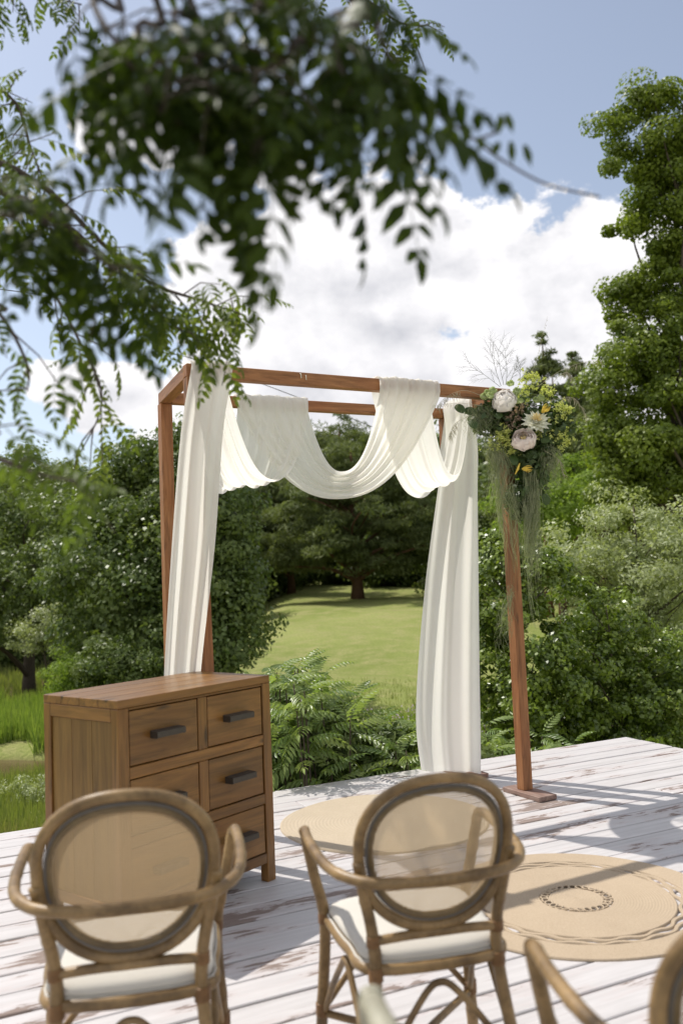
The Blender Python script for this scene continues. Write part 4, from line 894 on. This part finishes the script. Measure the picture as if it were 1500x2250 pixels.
def over(p, d, u_, rng=PW / 2 + 0.017):
    """rows of a path that crosses a beam: from its far side over the top to the near side d"""
    return [p - d * rng + Vector((0, 0, -0.05)), p - d * rng + Vector((0, 0, -.004)), p - d * rng * .5 + Vector((0, 0, .003)), p + d * rng * .5 + Vector((0, 0, .003)), p + d * rng + Vector((0, 0, -.004)), p + d * (rng + .002) + Vector((0, 0, -PW * .6)), p + d * (rng + .001) + Vector((0, 0, -PW * 1.25))]
def path_eval(rows, t):
    L = [0]; 
    for a, b in zip(rows[:-1], rows[1:]): L.append(L[-1] + (b - a).length)
    s = t * L[-1]
    for i in range(len(rows) - 1):
        if s <= L[i + 1] or i == len(rows) - 2: return rows[i].lerp(rows[i + 1], (s - L[i]) / max(1e-9, L[i + 1] - L[i]))
def swag(name, a0, a1, b0, b1, s0, s1, folds, seed, amp=0.014, nt=54, capA=None, capB=None, expo=2.3):
    """a0/a1 (w=0/1) are the ends on one beam, b0/b1 on the other; s0,s1 the sags; capA/capB: direction of the swag side when it goes over the beam"""
    paths = []
    for j in range(101):
        w_ = j / 100; A = a0.lerp(a1, w_); B = b0.lerp(b1, w_); s = s0 + (s1 - s0) * w_; rows = []
        if capA is not None: rows += over(A, capA, None)[1:]; A = rows[-1]
        if capB is not None: ov = over(B, capB, None)[1:][::-1]; Bq = ov[0]
        else: ov = []; Bq = B
        for i in range(0 if capA is None else 1, 41):
            t = i / 40; x = abs(2 * t - 1); rows.append(A.lerp(Bq, t) + Vector((0, 0, -s * (1 - x ** expo))))
        rows += ov[1:]; paths.append(rows)
    def P(t, w_):
        x = w_ * 100; j = min(99, int(x)); return path_eval(paths[j], t).lerp(path_eval(paths[j + 1], t), x - j)
    return cloth(name, P, nt, 100, folds, lambda t, w_: amp * (0.18 + 0.82 * math.sin(math.pi * min(1, max(0, t))) ** .7) , seed)
f = lambda px: seg_at_px(tFL, tFR, px); b = lambda px: seg_at_px(tBL, tBR, px); sd = lambda px: seg_at_px(tBR, tFR, px)
sideL = -FU
swag('swag', f(505), f(418), b(668), b(515), 0.52, 0.585, 5.5, 3, capA=FNn, capB=-FNn)
swag('swag', b(665), b(513), f(822), f(955), 0.46, 0.635, 7, 5, capA=-FNn, capB=-FNn, amp=0.015)
swag('swag', f(955), f(825), sd(1046), sd(988), 0.50, 0.61, 5, 8, capA=FNn, capB=-FU)
# hanging ends
def panel(name, edgeL, edgeR, folds, seed, amp, nt=70):
    """edge curves as lists of world points from top to bottom"""
    eL, eR = smooth_pts(edgeL, 8), smooth_pts(edgeR, 8)
    def P(t, w_): return path_eval(eL, t).lerp(path_eval(eR, t), w_)
    return cloth(name, P, nt, 110, folds, lambda t, w_: amp * (0.25 + 0.75 * min(1, t * 2.2)), seed)
nf = -FNn * (PW / 2 + 0.012)
tl, tr_ = f(412), f(501)
def topfold(p, d): return [p - d * (PW / 2 + .016) + Vector((0, 0, -.05)), p - d * (PW / 2 + .012) + Vector((0, 0, .004)), p + d * (PW / 2 + .012) + Vector((0, 0, .004)), p + d * (PW / 2 + .022) + Vector((0, 0, -.05))]
dN = -FNn
panel('hanging_panel', topfold(tl, dN) + [at(398, 950, 4.77), at(378, 1200, 4.77), at(361, 1480, 4.78), at(357, 1640, 4.79), at(352, 1815, 4.80)],
      topfold(tr_, dN) + [at(490, 950, 4.83), at(472, 1200, 4.82), at(441, 1480, 4.82), at(438, 1640, 4.83), at(438, 1812, 4.84)], 2.6, 11, 0.019)
dS = -FU
panel('hanging_panel', topfold(sd(984), dS)[0:3] + [at(977, 960, 6.42), at(960, 1080, 6.44), at(934, 1280, 6.46), at(917, 1480, 6.48), at(914, 1600, 6.48), at(925, 1692, 6.48)],
      topfold(sd(1048), dS)[0:3] + [at(1049, 980, 6.22), at(1049, 1080, 6.26), at(1051, 1280, 6.36), at(1053, 1480, 6.40), at(1055, 1600, 6.42), at(1056, 1700, 6.42)], 2.4, 15, 0.026)
# ================================================================== flower arrangement on the right front corner
FC = at(1140, 950, 5.82)
fl = empty('flower_arrangement', FC, 0, 'peonies, yellow blossom and trailing grasses tied to the top corner of the right post', 'flower arrangement')
def mat_petal(name, a, b, tr=0.28):
    t = Mt(name); v = t.coord('Object', (1, 1, 1), rnd=7); n = t.noise(v, 30, 3); c = t.mix(n, a, b)
    tt = t.n('ShaderNodeBsdfTranslucent'); t.l(c, tt.inputs[0]); mx = t.n('ShaderNodeMixShader'); mx.inputs[0].default_value = tr; t.l(t.bsdf(c, 0.6, 0.2), mx.inputs[1]); t.l(tt.outputs[0], mx.inputs[2]); return t.done(mx.outputs[0])
M['petal_white'] = mat_petal('white petal', (0.93, 0.88, 0.83), (0.97, 0.94, 0.90)); M['petal_cream'] = mat_petal('cream petal', (0.88, 0.87, 0.68), (0.94, 0.93, 0.86)); M['petal_pink'] = mat_petal('blush petal', (0.93, 0.80, 0.74), (0.96, 0.89, 0.84))
M['petal_green'] = mat_petal('green white petal', (0.42, 0.52, 0.20), (0.68, 0.74, 0.42)); M['petal_yellow'] = mat_petal('yellow lily petal', (0.86, 0.60, 0.08), (0.90, 0.72, 0.16)); M['stamen'] = mat_plain('yellow stamens', (0.80, 0.62, 0.28), 0.7)
M['blossom'] = mat_leaf('yellow green blossom', (0.46, 0.50, 0.14), (0.74, 0.74, 0.32), 0.3, 0.6, 0.2); M['pink_dust'] = mat_leaf('tiny pink blossom', (0.40, 0.26, 0.22), (0.62, 0.48, 0.42), 0.3, 0.7, 0.1)
M['arr_leaf'] = mat_leaf('dark arrangement leaf', (0.040, 0.070, 0.022), (0.110, 0.155, 0.055), 0.25, 0.4, 0.4); M['arr_grass'] = mat_leaf('grey green trailing grass', (0.19, 0.22, 0.125), (0.36, 0.37, 0.24), 0.25, 0.6, 0.2)
M['twig'] = mat_plain('green twig', (0.12, 0.13, 0.08), 0.7)
def petal_mesh(name, L, Wd, cup, curl, tip=0.0, ruff=0.0, seed=0):
    r = random.Random(seed); n, m = 6, 4; V = []
    for i in range(n + 1):
        t = i / n; prof = math.sin(math.pi * (0.12 + 0.76 * t) ) ** 0.7 if not tip else (math.sin(math.pi * min(1, .1 + .9 * t)) ** .8) * (1 if t < .6 else 1 - tip * (t - .6) / .4)
        for j in range(m + 1):
            s = (j / m - .5) * 2; x = s * Wd * .5 * max(prof, 0.12 if not tip else 0.02); z = L * t; y = -cup * L * (math.sin(t * 1.5) if tip else 1.25 * math.sin(math.pi * t * .85)) + cup * L * (s * s) * .35 * t + curl * L * t ** 3 + ruff * L * t * r.uniform(-1, 1)
            V.append((x, y, z))
    F = [(i * (m + 1) + j, i * (m + 1) + j + 1, (i + 1) * (m + 1) + j + 1, (i + 1) * (m + 1) + j) for i in range(n) for j in range(m)]
    me = bpy.data.meshes.new(name); me.from_pydata(V, [], F); me.polygons.foreach_set('use_smooth', [True] * len(F)); me.update(); return me
def bloom(name, c, face, R, mat, layers, pm, parent, core=None, seed=0, label=None):
    """petals in rings round the axis 'face'; layers = [(count, open angle, scale)] from the outside in"""
    r = random.Random(seed); q = Vector(face).normalized().to_track_quat('Z', 'Y').to_matrix().to_4x4(); base = Vector(c) - Vector(face).normalized() * R * .45
    mb = MB(); fn_ = Vector(face).normalized(); mb.tube([base - fn_ * R * .25, base, base + fn_ * R * .3, base + fn_ * R * (.62 if not core and name == 'peony' else .32), base + fn_ * R * (.78 if not core and name == 'peony' else .34)], [R * .10, R * .26, R * .34, R * .26, R * .05], 8); b_ = mb.build(name, pm[0].materials[0], parent, label=label)
    for (cnt, ang, sc) in layers:
        off = r.uniform(0, 6.28)
        for i in range(cnt):
            a = off + i * 2 * math.pi / cnt + r.uniform(-.15, .15); an = ang * r.uniform(.88, 1.12)
            Mx = Matrix.Translation(base) @ q @ Matrix.Rotation(a, 4, 'Z') @ Matrix.Translation((0, -R * .06, 0)) @ Matrix.Rotation(an, 4, 'X') @ Matrix.Scale(sc * r.uniform(.93, 1.07), 4)
            link('petal', r.choice(pm), None, b_, Mx)
    if core:
        mb = MB(); fa = Vector(face).normalized()
        for i in range(26):
            d_ = (fa * 1.6 + Vector([r.uniform(-1, 1) for _ in range(3)])).normalized(); mb.tube([base + fa * R * .1, base + fa * R * .1 + d_ * R * core], [R * .02, R * .045], 4)
        mb.build('stamens', M['stamen'], b_, kind='stuff')
    return b_
toC = Vector((-0.12, -1, 0.05))
def pms(mat, L, Wd, cup, curl, **k):
    out = []
    for i in range(3):
        me = petal_mesh('petal', L, Wd, cup, curl, seed=i, **k); me.materials.append(M[mat]); out.append(me)
    return out
R = 0.077
bloom('peony', at(1107, 880, 5.70), Vector((-.42, -.8, .72)), R, None, [(7, .98, 1.0), (8, 0.74, 1.0), (8, 0.52, .97), (8, .36, .97), (8, .22, .95), (7, .12, .90), (5, .04, .84)], pms('petal_white', R * 1.12, R * 1.25, .36, .34, ruff=.02), fl, seed=1, label='full white peony, highest of the three blooms')
bloom('peony', at(1178, 920, 5.70), Vector((0, -.85, .62)), R, None, [(11, 1.35, 1.05), (11, 1.05, 1.0), (11, .78, .92), (10, .5, .8), (8, .28, .68)], pms('petal_cream', R * 1.12, R * .55, .18, -.10, tip=.75, ruff=.03), fl, core=.75, seed=2, label='cream bloom with narrow pointed petals')
bloom('peony', at(1150, 967, 5.68), Vector((-.25, -.85, .65)), R * .9, None, [(6, .78, 1.08), (7, .52, 1.05), (6, .36, .95), (5, .22, .8)], pms('petal_pink', R * 1.05, R * 1.2, .40, .10, ruff=.02), fl, core=.7, seed=3, label='blush pink open peony, lowest of the three blooms')
gp = pms('petal_green', .028, .03, .4, -.05)
for i, (x_, y_) in enumerate([(1070, 862), (1082, 857), (1063, 870), (1120, 842), (1135, 858), (1128, 868), (1178, 878), (1188, 874), (1077, 868), (1140, 880)]):
    bloom('rosebud', at(x_, y_, 5.72 + random.uniform(-.03, .03)), toC + Vector((random.uniform(-.5, .5), 0, random.uniform(.1, .8))), .027, None, [(5, .7, 1.0), (5, .35, .85)], gp, fl, seed=10 + i)
lp = pms('petal_yellow', .085, .022, .25, .55, tip=.9)
bloom('lily', at(1197, 898, 5.68), Vector((.5, -.6, .6)), .05, None, [(6, .6, .62)], lp, fl, seed=30); bloom('lily', at(1157, 1030, 5.68), Vector((.75, -.6, -.1)), .05, None, [(6, .5, .62)], lp, fl, seed=31)
mb = MB(); mb.tube([at(1141, 1018, 5.68), at(1137, 1030, 5.67), at(1131, 1042, 5.66)], [.004, .008, .003], 6); mb.build('lily_bud', M['petal_yellow'], fl)
# leaves
me, K = foliage_mesh('leaves', [lobe(1150, 960, 5.86, .16, .22, .09), lobe(1075, 920, 5.84, .09, .07, .05), lobe(1160, 1050, 5.86, .10, .13, .07), lobe(1210, 940, 5.86, .10, .11, .06), lobe(1145, 1095, 5.86, .06, .08, .05), lobe(1110, 900, 5.88, .10, .08, .06)],
                     170, 7000, 0.045, 0.052, 0.028, up=.2, out=.5, flat=1.0, shell=.2)
link('foliage', me, M['arr_leaf'], fl, Matrix.Identity(4), kind='stuff')
big_leaf = petal_mesh('broad_leaf', .075, .055, .15, -.1); big_leaf.materials.append(M['arr_leaf']) if False else big_leaf.materials.append(mat_plain('broad dark leaf', (.05, .085, .022), .45, .3))
for (x_, y_) in [(1020, 905), (1030, 925), (1045, 908), (1040, 935), (1188, 1065), (1172, 1082), (1195, 1085), (1085, 905), (1210, 960), (1125, 1000), (1180, 1000)]:
    link('broad_leaf', big_leaf, None, fl, Matrix.Translation(at(x_, y_, 5.76)) @ Matrix.Rotation(random.uniform(0, 6.28), 4, 'Y') @ Matrix.Rotation(random.uniform(-.5, .5), 4, 'X'))
def dust(name, spots, n, size, mat, rad):
    C = [];
    for (x_, y_, s) in spots:
        c = np.array(at(x_, y_, 5.76)); q = RNG.normal(size=(n, 3)) * rad * s * np.array([1, .6, .9]); heads = RNG.normal(size=(max(3, n // 14), 3)) * rad * s * np.array([1, .6, .9])
        C.append(c + heads[RNG.integers(0, len(heads), n)] + RNG.normal(size=(n, 3)) * rad * .17)
    C = np.concatenate(C); k_ = len(C); V, Q = leaf_quads(C, unit(RNG.normal(size=(k_, 3))), size * RNG.uniform(.6, 1.3, k_), size * RNG.uniform(.6, 1.2, k_))
    link(name, np_mesh(name, V, Q, rnd=RNG.random(k_)), M[mat], fl, Matrix.Identity(4), kind='stuff')
dust('yellow_blossom', [(1180, 845, 1.1), (1200, 862, .9), (1160, 830, .9), (1230, 912, 1.0), (1240, 896, .7), (1225, 960, 1.0), (1240, 968, .8), (1100, 960, 1.0), (1085, 975, .9), (1115, 985, .8), (1105, 950, .8), (1150, 860, .8), (1185, 950, .6)], 300, .0115, 'blossom', .036)
dust('pink_blossom', [(1130, 915, 1.0), (1125, 935, .9), (1140, 900, .8)], 330, .007, 'pink_dust', .03)
# trailing grasses: fine strands falling from the arrangement
def strands(name, n, starts, length, sway, mat, w_=.0014, seed=0, zend=None):
    r = random.Random(seed); V = []; F = []; k_ = 0; locks = []
    for q_ in range(max(3, n // 26)):
        x_, y_, sx, sy = r.choice(starts); locks.append((r.uniform(-.4, 1.3), r.uniform(0, 6.28), r.uniform(.6, 1.15), x_ + r.gauss(0, sx * 1.3), y_ + r.gauss(0, sy * 1.2)))
    for i in range(n):
        x_, y_, sx, sy = r.choice(starts); p = at(x_ + r.gauss(0, sx), y_ + r.gauss(0, sy), 5.76 + r.uniform(-.05, .05)); L = r.uniform(*length); d0 = Vector((r.uniform(-1, 1) * sway, r.uniform(-.3, .1), r.uniform(-.2, .5))); ph = r.uniform(0, 6.28); seg = 12; lk = locks[i % len(locks)]; d0 = Vector((lk[0] * sway + r.gauss(0, .18) * abs(sway), d0.y, d0.z)); ph = lk[1] + r.gauss(0, .45); L *= lk[2]; p = p.lerp(at(lk[3], lk[4], 5.76), .55)
        for j in range(seg + 1):
            t = j / seg; q = p + Vector((d0.x * L * (1 - (1 - t) ** 2) * .35 + (.022 * math.sin(ph + t * 6) + .010 * math.sin(ph * 3 + t * 15)) * t, d0.y * .1 * t + .02 * math.sin(ph * 2 + t * 8) * t, d0.z * .12 * t * (1 - t) * 4 - L * t ** 1.15)); wd = w_ * (1 - .6 * t)
            a_ = ph + t * 5; s_ = Vector((math.cos(a_), math.sin(a_), 0)) * wd; V += [q - s_, q + s_]
            if j: F.append((k_ + 2 * j - 2, k_ + 2 * j - 1, k_ + 2 * j + 1, k_ + 2 * j))
        for j in range(3, seg, 2):     # side hairs
            b0 = k_ + 2 * j; q = Vector(V[b0]); h = Vector((r.uniform(-1, 1), r.uniform(-.5, .5), -1.2)).normalized() * r.uniform(.015, .045); m_ = len(V); 
        k_ = len(V)
    me = bpy.data.meshes.new(name); me.from_pydata(V, [], F); a_ = me.attributes.new('rnd', 'FLOAT', 'FACE'); a_.data.foreach_set('value', [r.random() for _ in F]); me.update()
    return link(name, me, M[mat], fl, Matrix.Identity(4), kind='stuff')
strands('trailing_grass', 230, [(1075, 985, 16, 14), (1095, 1000, 14, 14), (1070, 960, 14, 12)], (.22, .52), .30, 'arr_grass', seed=1)
strands('trailing_grass', 240, [(1035, 930, 14, 12), (1050, 900, 18, 8)], (.07, .20), .9, 'arr_grass', w_=.0010, seed=2)
strands('trailing_grass', 190, [(1165, 1030, 10, 14), (1175, 1060, 8, 14)], (.35, .95), -.16, 'arr_grass', seed=3)
strands('trailing_grass', 50, [(1120, 1290, 8, 14), (1110, 1340, 6, 10)], (.15, .40), -.55, 'arr_grass', seed=4)
strands('trailing_grass', 190, [(1195, 985, 14, 12), (1210, 1000, 12, 10)], (.10, .26), .4, 'arr_grass', seed=5)
strands('trailing_grass', 150, [(1100, 1080, 8, 20), (1150, 1100, 8, 10)], (.25, .5), .1, 'arr_grass', seed=6)
# upright twigs and arching plumes
def twiggy(mb, p, d, L, depth, r, rad):
    pts = [p]; dd = d.normalized(); 
    for i in range(5):
        dd = (dd + Vector((r.uniform(-.12, .12), r.uniform(-.1, .1), -.02 * i))).normalized(); pts.append(pts[-1] + dd * L / 5)
    mb.tube(pts, [rad * (1 - .5 * i / 5) for i in range(6)], 4, caps=False)
    if depth:
        for i in range(1, 6):
            for s in ((-1, 1) if i > 2 else (r.choice((-1, 1)),)):
                side = Vector((-dd.z, 0, dd.x)) * s; twiggy(mb, pts[i], dd + side * r.uniform(.35, .7) + Vector((0, r.uniform(-.3, .3), 0)), L * r.uniform(.28, .5), depth - 1, r, rad * .6)
for i, (x0, y0, x1, y1) in enumerate([(1098, 850, 1040, 800), (1100, 848, 1072, 770), (1106, 846, 1096, 768), (1110, 846, 1122, 772), (1120, 838, 1135, 800), (1140, 842, 1150, 800), (1150, 850, 1165, 808)]):
    a_, b_ = at(x0, y0, 5.80), at(x1, y1, 5.78); r = random.Random(80 + i); mb = MB(); twiggy(mb, a_, b_ - a_, (b_ - a_).length * 1.0, 2, r, .0016); mb.build('twig', M['twig'], fl, kind='stuff')
def plume(pts, seed, hang=.05, n=46, r0=.0013):
    r = random.Random(seed); P = smooth_pts([at(*p) for p in pts], 8); mb = MB(); mb.tube(P, [r0 * (1 - .6 * i / (len(P) - 1)) for i in range(len(P))], 4, caps=False)
    for i in range(n):
        t = .45 + .55 * i / n; q = P[min(len(P) - 1, int(t * (len(P) - 1)))]; e_ = q + Vector((r.uniform(-.3, .6) * hang, r.uniform(-.3, .3) * hang, -hang * r.uniform(.4, 1.0))); mb.tube([q, q.lerp(e_, .5) + Vector((.004, 0, .003)), e_], [.0006, .0014, .0005], 3, caps=False)
    mb.build('grass_plume', M['plume'], fl, kind='stuff')
M['plume'] = mat_plain('pale grass plume', (0.42, 0.38, 0.25), .7)
plume([(1190, 885, 5.74), (1225, 876, 5.7), (1262, 876, 5.66), (1290, 922, 5.62)], 1, .055); plume([(1200, 860, 5.78), (1225, 828, 5.76), (1245, 818, 5.74), (1255, 832, 5.73)], 2, .045, 40)
plume([(1180, 850, 5.78), (1230, 815, 5.8), (1285, 795, 5.82), (1322, 792, 5.83)], 3, .05, 30); plume([(1070, 875, 5.72), (1020, 858, 5.68), (980, 872, 5.64), (958, 895, 5.62)], 4, .06, 50)
plume([(1060, 892, 5.72), (1010, 886, 5.66), (975, 888, 5.62), (950, 892, 5.6)], 5, .035, 20); plume([(1150, 850, 5.8), (1175, 800, 5.8), (1190, 740, 5.8), (1202, 695, 5.8)], 6, .015, 8, .0010); plume([(1040, 910, 5.70), (1000, 930, 5.66), (985, 960, 5.64)], 7, .06, 44)
plume([(1195, 990, 5.72), (1225, 1010, 5.7), (1238, 1045, 5.68)], 8, .05, 40)
# ================================================================== rowan branches overhead
M['rowan'] = mat_leaf_obj('rowan leaf', (0.018, 0.034, 0.006), (0.055, 0.082, 0.014), 0.28, 0.45, 0.12, (1.9, 1.9, .6))  # near tree's leaves: shade put into the colour
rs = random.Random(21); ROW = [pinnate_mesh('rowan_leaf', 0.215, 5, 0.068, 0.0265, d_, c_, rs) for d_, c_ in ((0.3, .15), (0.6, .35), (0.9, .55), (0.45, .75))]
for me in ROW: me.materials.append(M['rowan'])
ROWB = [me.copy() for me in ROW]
M['rowan_lit'] = mat_leaf_obj('sunlit rowan leaf', (0.060, 0.095, 0.018), (0.165, 0.205, 0.048), 0.45, 0.5, 0.2, (1.9, 1.9, .6))  # lighter copy for the left tree, sunlight put into the leaf colour
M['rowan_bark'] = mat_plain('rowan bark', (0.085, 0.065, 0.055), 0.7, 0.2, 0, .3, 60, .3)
for me in ROWB: me.materials[0] = M['rowan_lit']
def rowan(label, loc, h, seed):
    e = empty('rowan_tree', loc, 0, label, 'tree'); r = random.Random(seed); mb = MB(); b0 = Vector(loc); t0 = b0 + Vector((.2, .2, h))
    pts = smooth_pts([b0, b0.lerp(t0, .4) + Vector((.08, -.05, 0)), t0], 5); mb.tube(pts, [.15 * (1 - .45 * i / (len(pts) - 1)) for i in range(len(pts))], 10); mb.build('trunk', M['rowan_bark'], e); return e, t0
def branch(e, origin, path, ntw, tl, lpt, seed, size=1.0, r0=.010, spread=1.0, bare=0.0, joined=None, lead=None):
    """a limb from the trunk along path (world points), with side twigs carrying pinnate leaves"""
    r = random.Random(seed); P = [Vector(p) for p in path]; full = smooth_pts(([origin] if origin is not None else []) + ([Vector(q_) for q_ in (lead if isinstance(lead, list) else [lead])] if lead is not None else []) + P, 5); n0 = len(full) - 5 * (len(P) - 1) - 1; mb = MB()
    k_ = len(full); mb.tube(full, [max(.0022, (r0 * 2.2 if i < n0 else r0) * (1 - .8 * i / (k_ - 1))) for i in range(k_)], 6, caps=False)
    Q = full[n0:]; bo = []
    tw = []
    for i in range(ntw):
        t = bare + (1 - bare) * (i + r.random()) / ntw; j = min(len(Q) - 2, int(t * (len(Q) - 1))); s = Q[j].lerp(Q[j + 1], t * (len(Q) - 1) - j); tg = (Q[j + 1] - Q[j]).normalized()
        d_ = (tg * r.uniform(.1, .8) + Vector((r.uniform(-1, 1), r.uniform(-.6, .6), r.uniform(-1.0, .55))) * spread).normalized(); L = tl * r.uniform(.5, 1.2)
        e_ = s + d_ * L; tw.append((s, e_)); mb.tube([s, s.lerp(e_, .5) + Vector((0, 0, .01)), e_ + Vector((0, 0, -.02 * L / .2))], [.0026, .0020, .0012], 5, caps=False)
    bob = mb.build('branch', M['rowan_bark'], e); cnt = 0
    for (s, e_) in tw:
        for q in range(lpt):
            t = (q + .6) / lpt; p = s.lerp(e_, t); dd = (e_ - s).normalized(); a = r.uniform(0, 6.28)
            d_ = (dd * r.uniform(.2, 1.0) + Vector((math.cos(a), math.sin(a) * .8, r.uniform(-1.0, .1)))).normalized()
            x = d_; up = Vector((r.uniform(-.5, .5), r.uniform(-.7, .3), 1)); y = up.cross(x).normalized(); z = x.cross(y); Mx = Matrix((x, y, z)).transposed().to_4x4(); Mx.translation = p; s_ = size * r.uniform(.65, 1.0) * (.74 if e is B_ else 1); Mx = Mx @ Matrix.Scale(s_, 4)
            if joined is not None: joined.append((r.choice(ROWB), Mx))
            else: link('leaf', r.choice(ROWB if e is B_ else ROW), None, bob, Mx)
    return bob
def join_leaves(e, items):
    VV = []; FF = []; RR = []; n = 0
    for me, Mx in items:
        v = np.array([Mx @ q.co for q in me.vertices]); VV.append(v)
        for p_ in me.polygons: FF.append([i + n for i in p_.vertices])
        n += len(v)
    me = bpy.data.meshes.new('leaf_mass'); me.from_pydata(np.concatenate(VV).tolist(), [], FF); a_ = me.attributes.new('rnd', 'FLOAT', 'FACE'); a_.data.foreach_set('value', RNG.random(len(FF)).tolist()); me.update()
    link('leaf_mass', me, M['rowan_lit'], e, Matrix.Identity(4), kind='stuff')
B_ = None
A_, tA = rowan('nearest rowan tree, its dark blurred branches hanging across the top of the view', (-3.5, -0.7, -1.1), 3.6, 1)
W = lambda *p: [at(x_, y_, d_) for (x_, y_, d_) in p]
LD_ = (-0.9, 0.2, 3.0)
HI = Vector((-0.9, 0.2, 3.0))
branch(A_, tA, W((420, -160, 1.2), (600, -20, 1.22), (660, 50, 1.25), (710, 110, 1.3)), 8, .14, 2, 2, lead=LD_, spread=.8)
branch(A_, tA, W((700, -140, 1.25), (820, 60, 1.28), (900, 195, 1.32), (960, 250, 1.34), (1040, 305, 1.37), (1100, 350, 1.4), (1200, 405, 1.46), (1315, 432, 1.55)), 0, .04, 1, 3, r0=.0045, lead=LD_)
branch(A_, tA, W((330, -140, 1.3), (380, 30, 1.25), (430, 130, 1.22), (480, 220, 1.2)), 9, .14, 2, 4, lead=LD_, spread=.8)
branch(A_, tA, W((680, -140, 1.3), (730, 60, 1.25), (745, 140, 1.22), (775, 215, 1.2)), 7, .10, 2, 5, lead=LD_, spread=.75)
branch(A_, tA, W((180, -140, 1.35), (200, -10, 1.3), (240, 70, 1.25), (290, 150, 1.25)), 6, .09, 2, 6, lead=LD_, spread=.7)
branch(A_, tA, W((480, -140, 1.5), (560, 20, 1.4), (590, 120, 1.35), (610, 210, 1.3)), 9, .14, 2, 7, lead=LD_, spread=.9)
branch(A_, tA, W((260, -140, 1.3), (300, 60, 1.27), (320, 180, 1.24), (365, 275, 1.22)), 10, .13, 2, 21, lead=LD_, spread=.8)
branch(A_, tA, W((560, -140, 1.22), (640, 100, 1.22), (560, 170, 1.2), (570, 260, 1.2)), 9, .13, 2, 22, lead=LD_, spread=.8)
branch(A_, tA, W((700, -140, 1.3), (745, 30, 1.28), (760, 140, 1.25), (775, 240, 1.22)), 5, .07, 2, 23, lead=LD_, spread=.7)
# the lone twig with five leaflets
tb = branch(A_, None, W((1040, 308, 1.37), (1090, 290, 1.37), (1110, 262, 1.36)), 0, .01, 0, 9, r0=.002)
mb = MB(); sp_ = []
for i, (x0, y0, x1, y1) in enumerate([(1100, 252, 1094, 300), (1112, 250, 1126, 296), (1096, 312, 1080, 346), (1122, 310, 1124, 366), (1152, 318, 1166, 370)]):
    a_, b_ = at(x0, y0, 1.36), at(x1, y1, 1.36); me = petal_mesh('leaflet', (b_ - a_).length, .0125, .1, 0, tip=.9); me.materials.append(M['rowan'])
    if not me.attributes.get('rnd'): at2 = me.attributes.new('rnd', 'FLOAT', 'FACE'); at2.data.foreach_set('value', [.8] * len(me.polygons))
    z = (b_ - a_).normalized(); y = Vector((0, 1, 0)); y = (y - z * y.dot(z)).normalized(); x = y.cross(z); Mx = Matrix((x, y, z)).transposed().to_4x4(); Mx.translation = a_; link('leaflet', me, None, tb, Mx)
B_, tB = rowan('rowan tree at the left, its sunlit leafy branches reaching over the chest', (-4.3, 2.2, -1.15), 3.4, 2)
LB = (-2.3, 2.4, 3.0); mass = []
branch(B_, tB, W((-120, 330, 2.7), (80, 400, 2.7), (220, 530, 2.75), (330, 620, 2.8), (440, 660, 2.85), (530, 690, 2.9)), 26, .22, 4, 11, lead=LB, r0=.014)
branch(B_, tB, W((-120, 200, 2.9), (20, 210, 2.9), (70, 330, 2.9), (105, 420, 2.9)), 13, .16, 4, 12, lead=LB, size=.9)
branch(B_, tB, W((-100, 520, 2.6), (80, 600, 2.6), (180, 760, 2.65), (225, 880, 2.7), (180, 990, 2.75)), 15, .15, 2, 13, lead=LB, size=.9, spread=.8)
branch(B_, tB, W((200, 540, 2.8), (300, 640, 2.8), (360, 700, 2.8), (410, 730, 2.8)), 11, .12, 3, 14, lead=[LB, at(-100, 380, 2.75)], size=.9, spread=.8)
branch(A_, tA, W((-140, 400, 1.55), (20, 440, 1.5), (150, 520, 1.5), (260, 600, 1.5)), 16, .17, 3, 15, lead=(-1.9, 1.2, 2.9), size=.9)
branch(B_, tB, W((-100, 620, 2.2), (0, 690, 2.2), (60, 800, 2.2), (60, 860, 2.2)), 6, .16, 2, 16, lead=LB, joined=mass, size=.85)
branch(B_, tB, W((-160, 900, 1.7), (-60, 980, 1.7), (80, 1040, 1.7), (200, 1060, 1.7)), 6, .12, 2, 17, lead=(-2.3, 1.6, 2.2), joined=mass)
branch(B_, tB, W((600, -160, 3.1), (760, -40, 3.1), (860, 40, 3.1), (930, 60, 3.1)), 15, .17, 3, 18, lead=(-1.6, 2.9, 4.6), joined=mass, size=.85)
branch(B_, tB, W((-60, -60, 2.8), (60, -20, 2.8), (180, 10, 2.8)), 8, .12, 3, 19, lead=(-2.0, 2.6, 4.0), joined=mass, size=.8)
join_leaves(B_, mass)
# thin overhead cable behind the arch
cb = MB(); cb.tube(smooth_pts([at(-60, 628, 9), at(175, 668, 10.2), at(360, 768, 11.2), at(436, 792, 11.8), at(620, 860, 13), at(760, 915, 14.2), at(1000, 1010, 17)], 6), .006, 5)
cb.build('overhead_cable', mat_plain('cable', (.12, .12, .13), .6), label='thin dark cable crossing the sky at the left behind the arch', category='x') if False else cb.build('overhead_cable', mat_plain('cable', (.12, .12, .13), .6), label='thin dark cable crossing the sky at the left behind the arch', cat='cable')
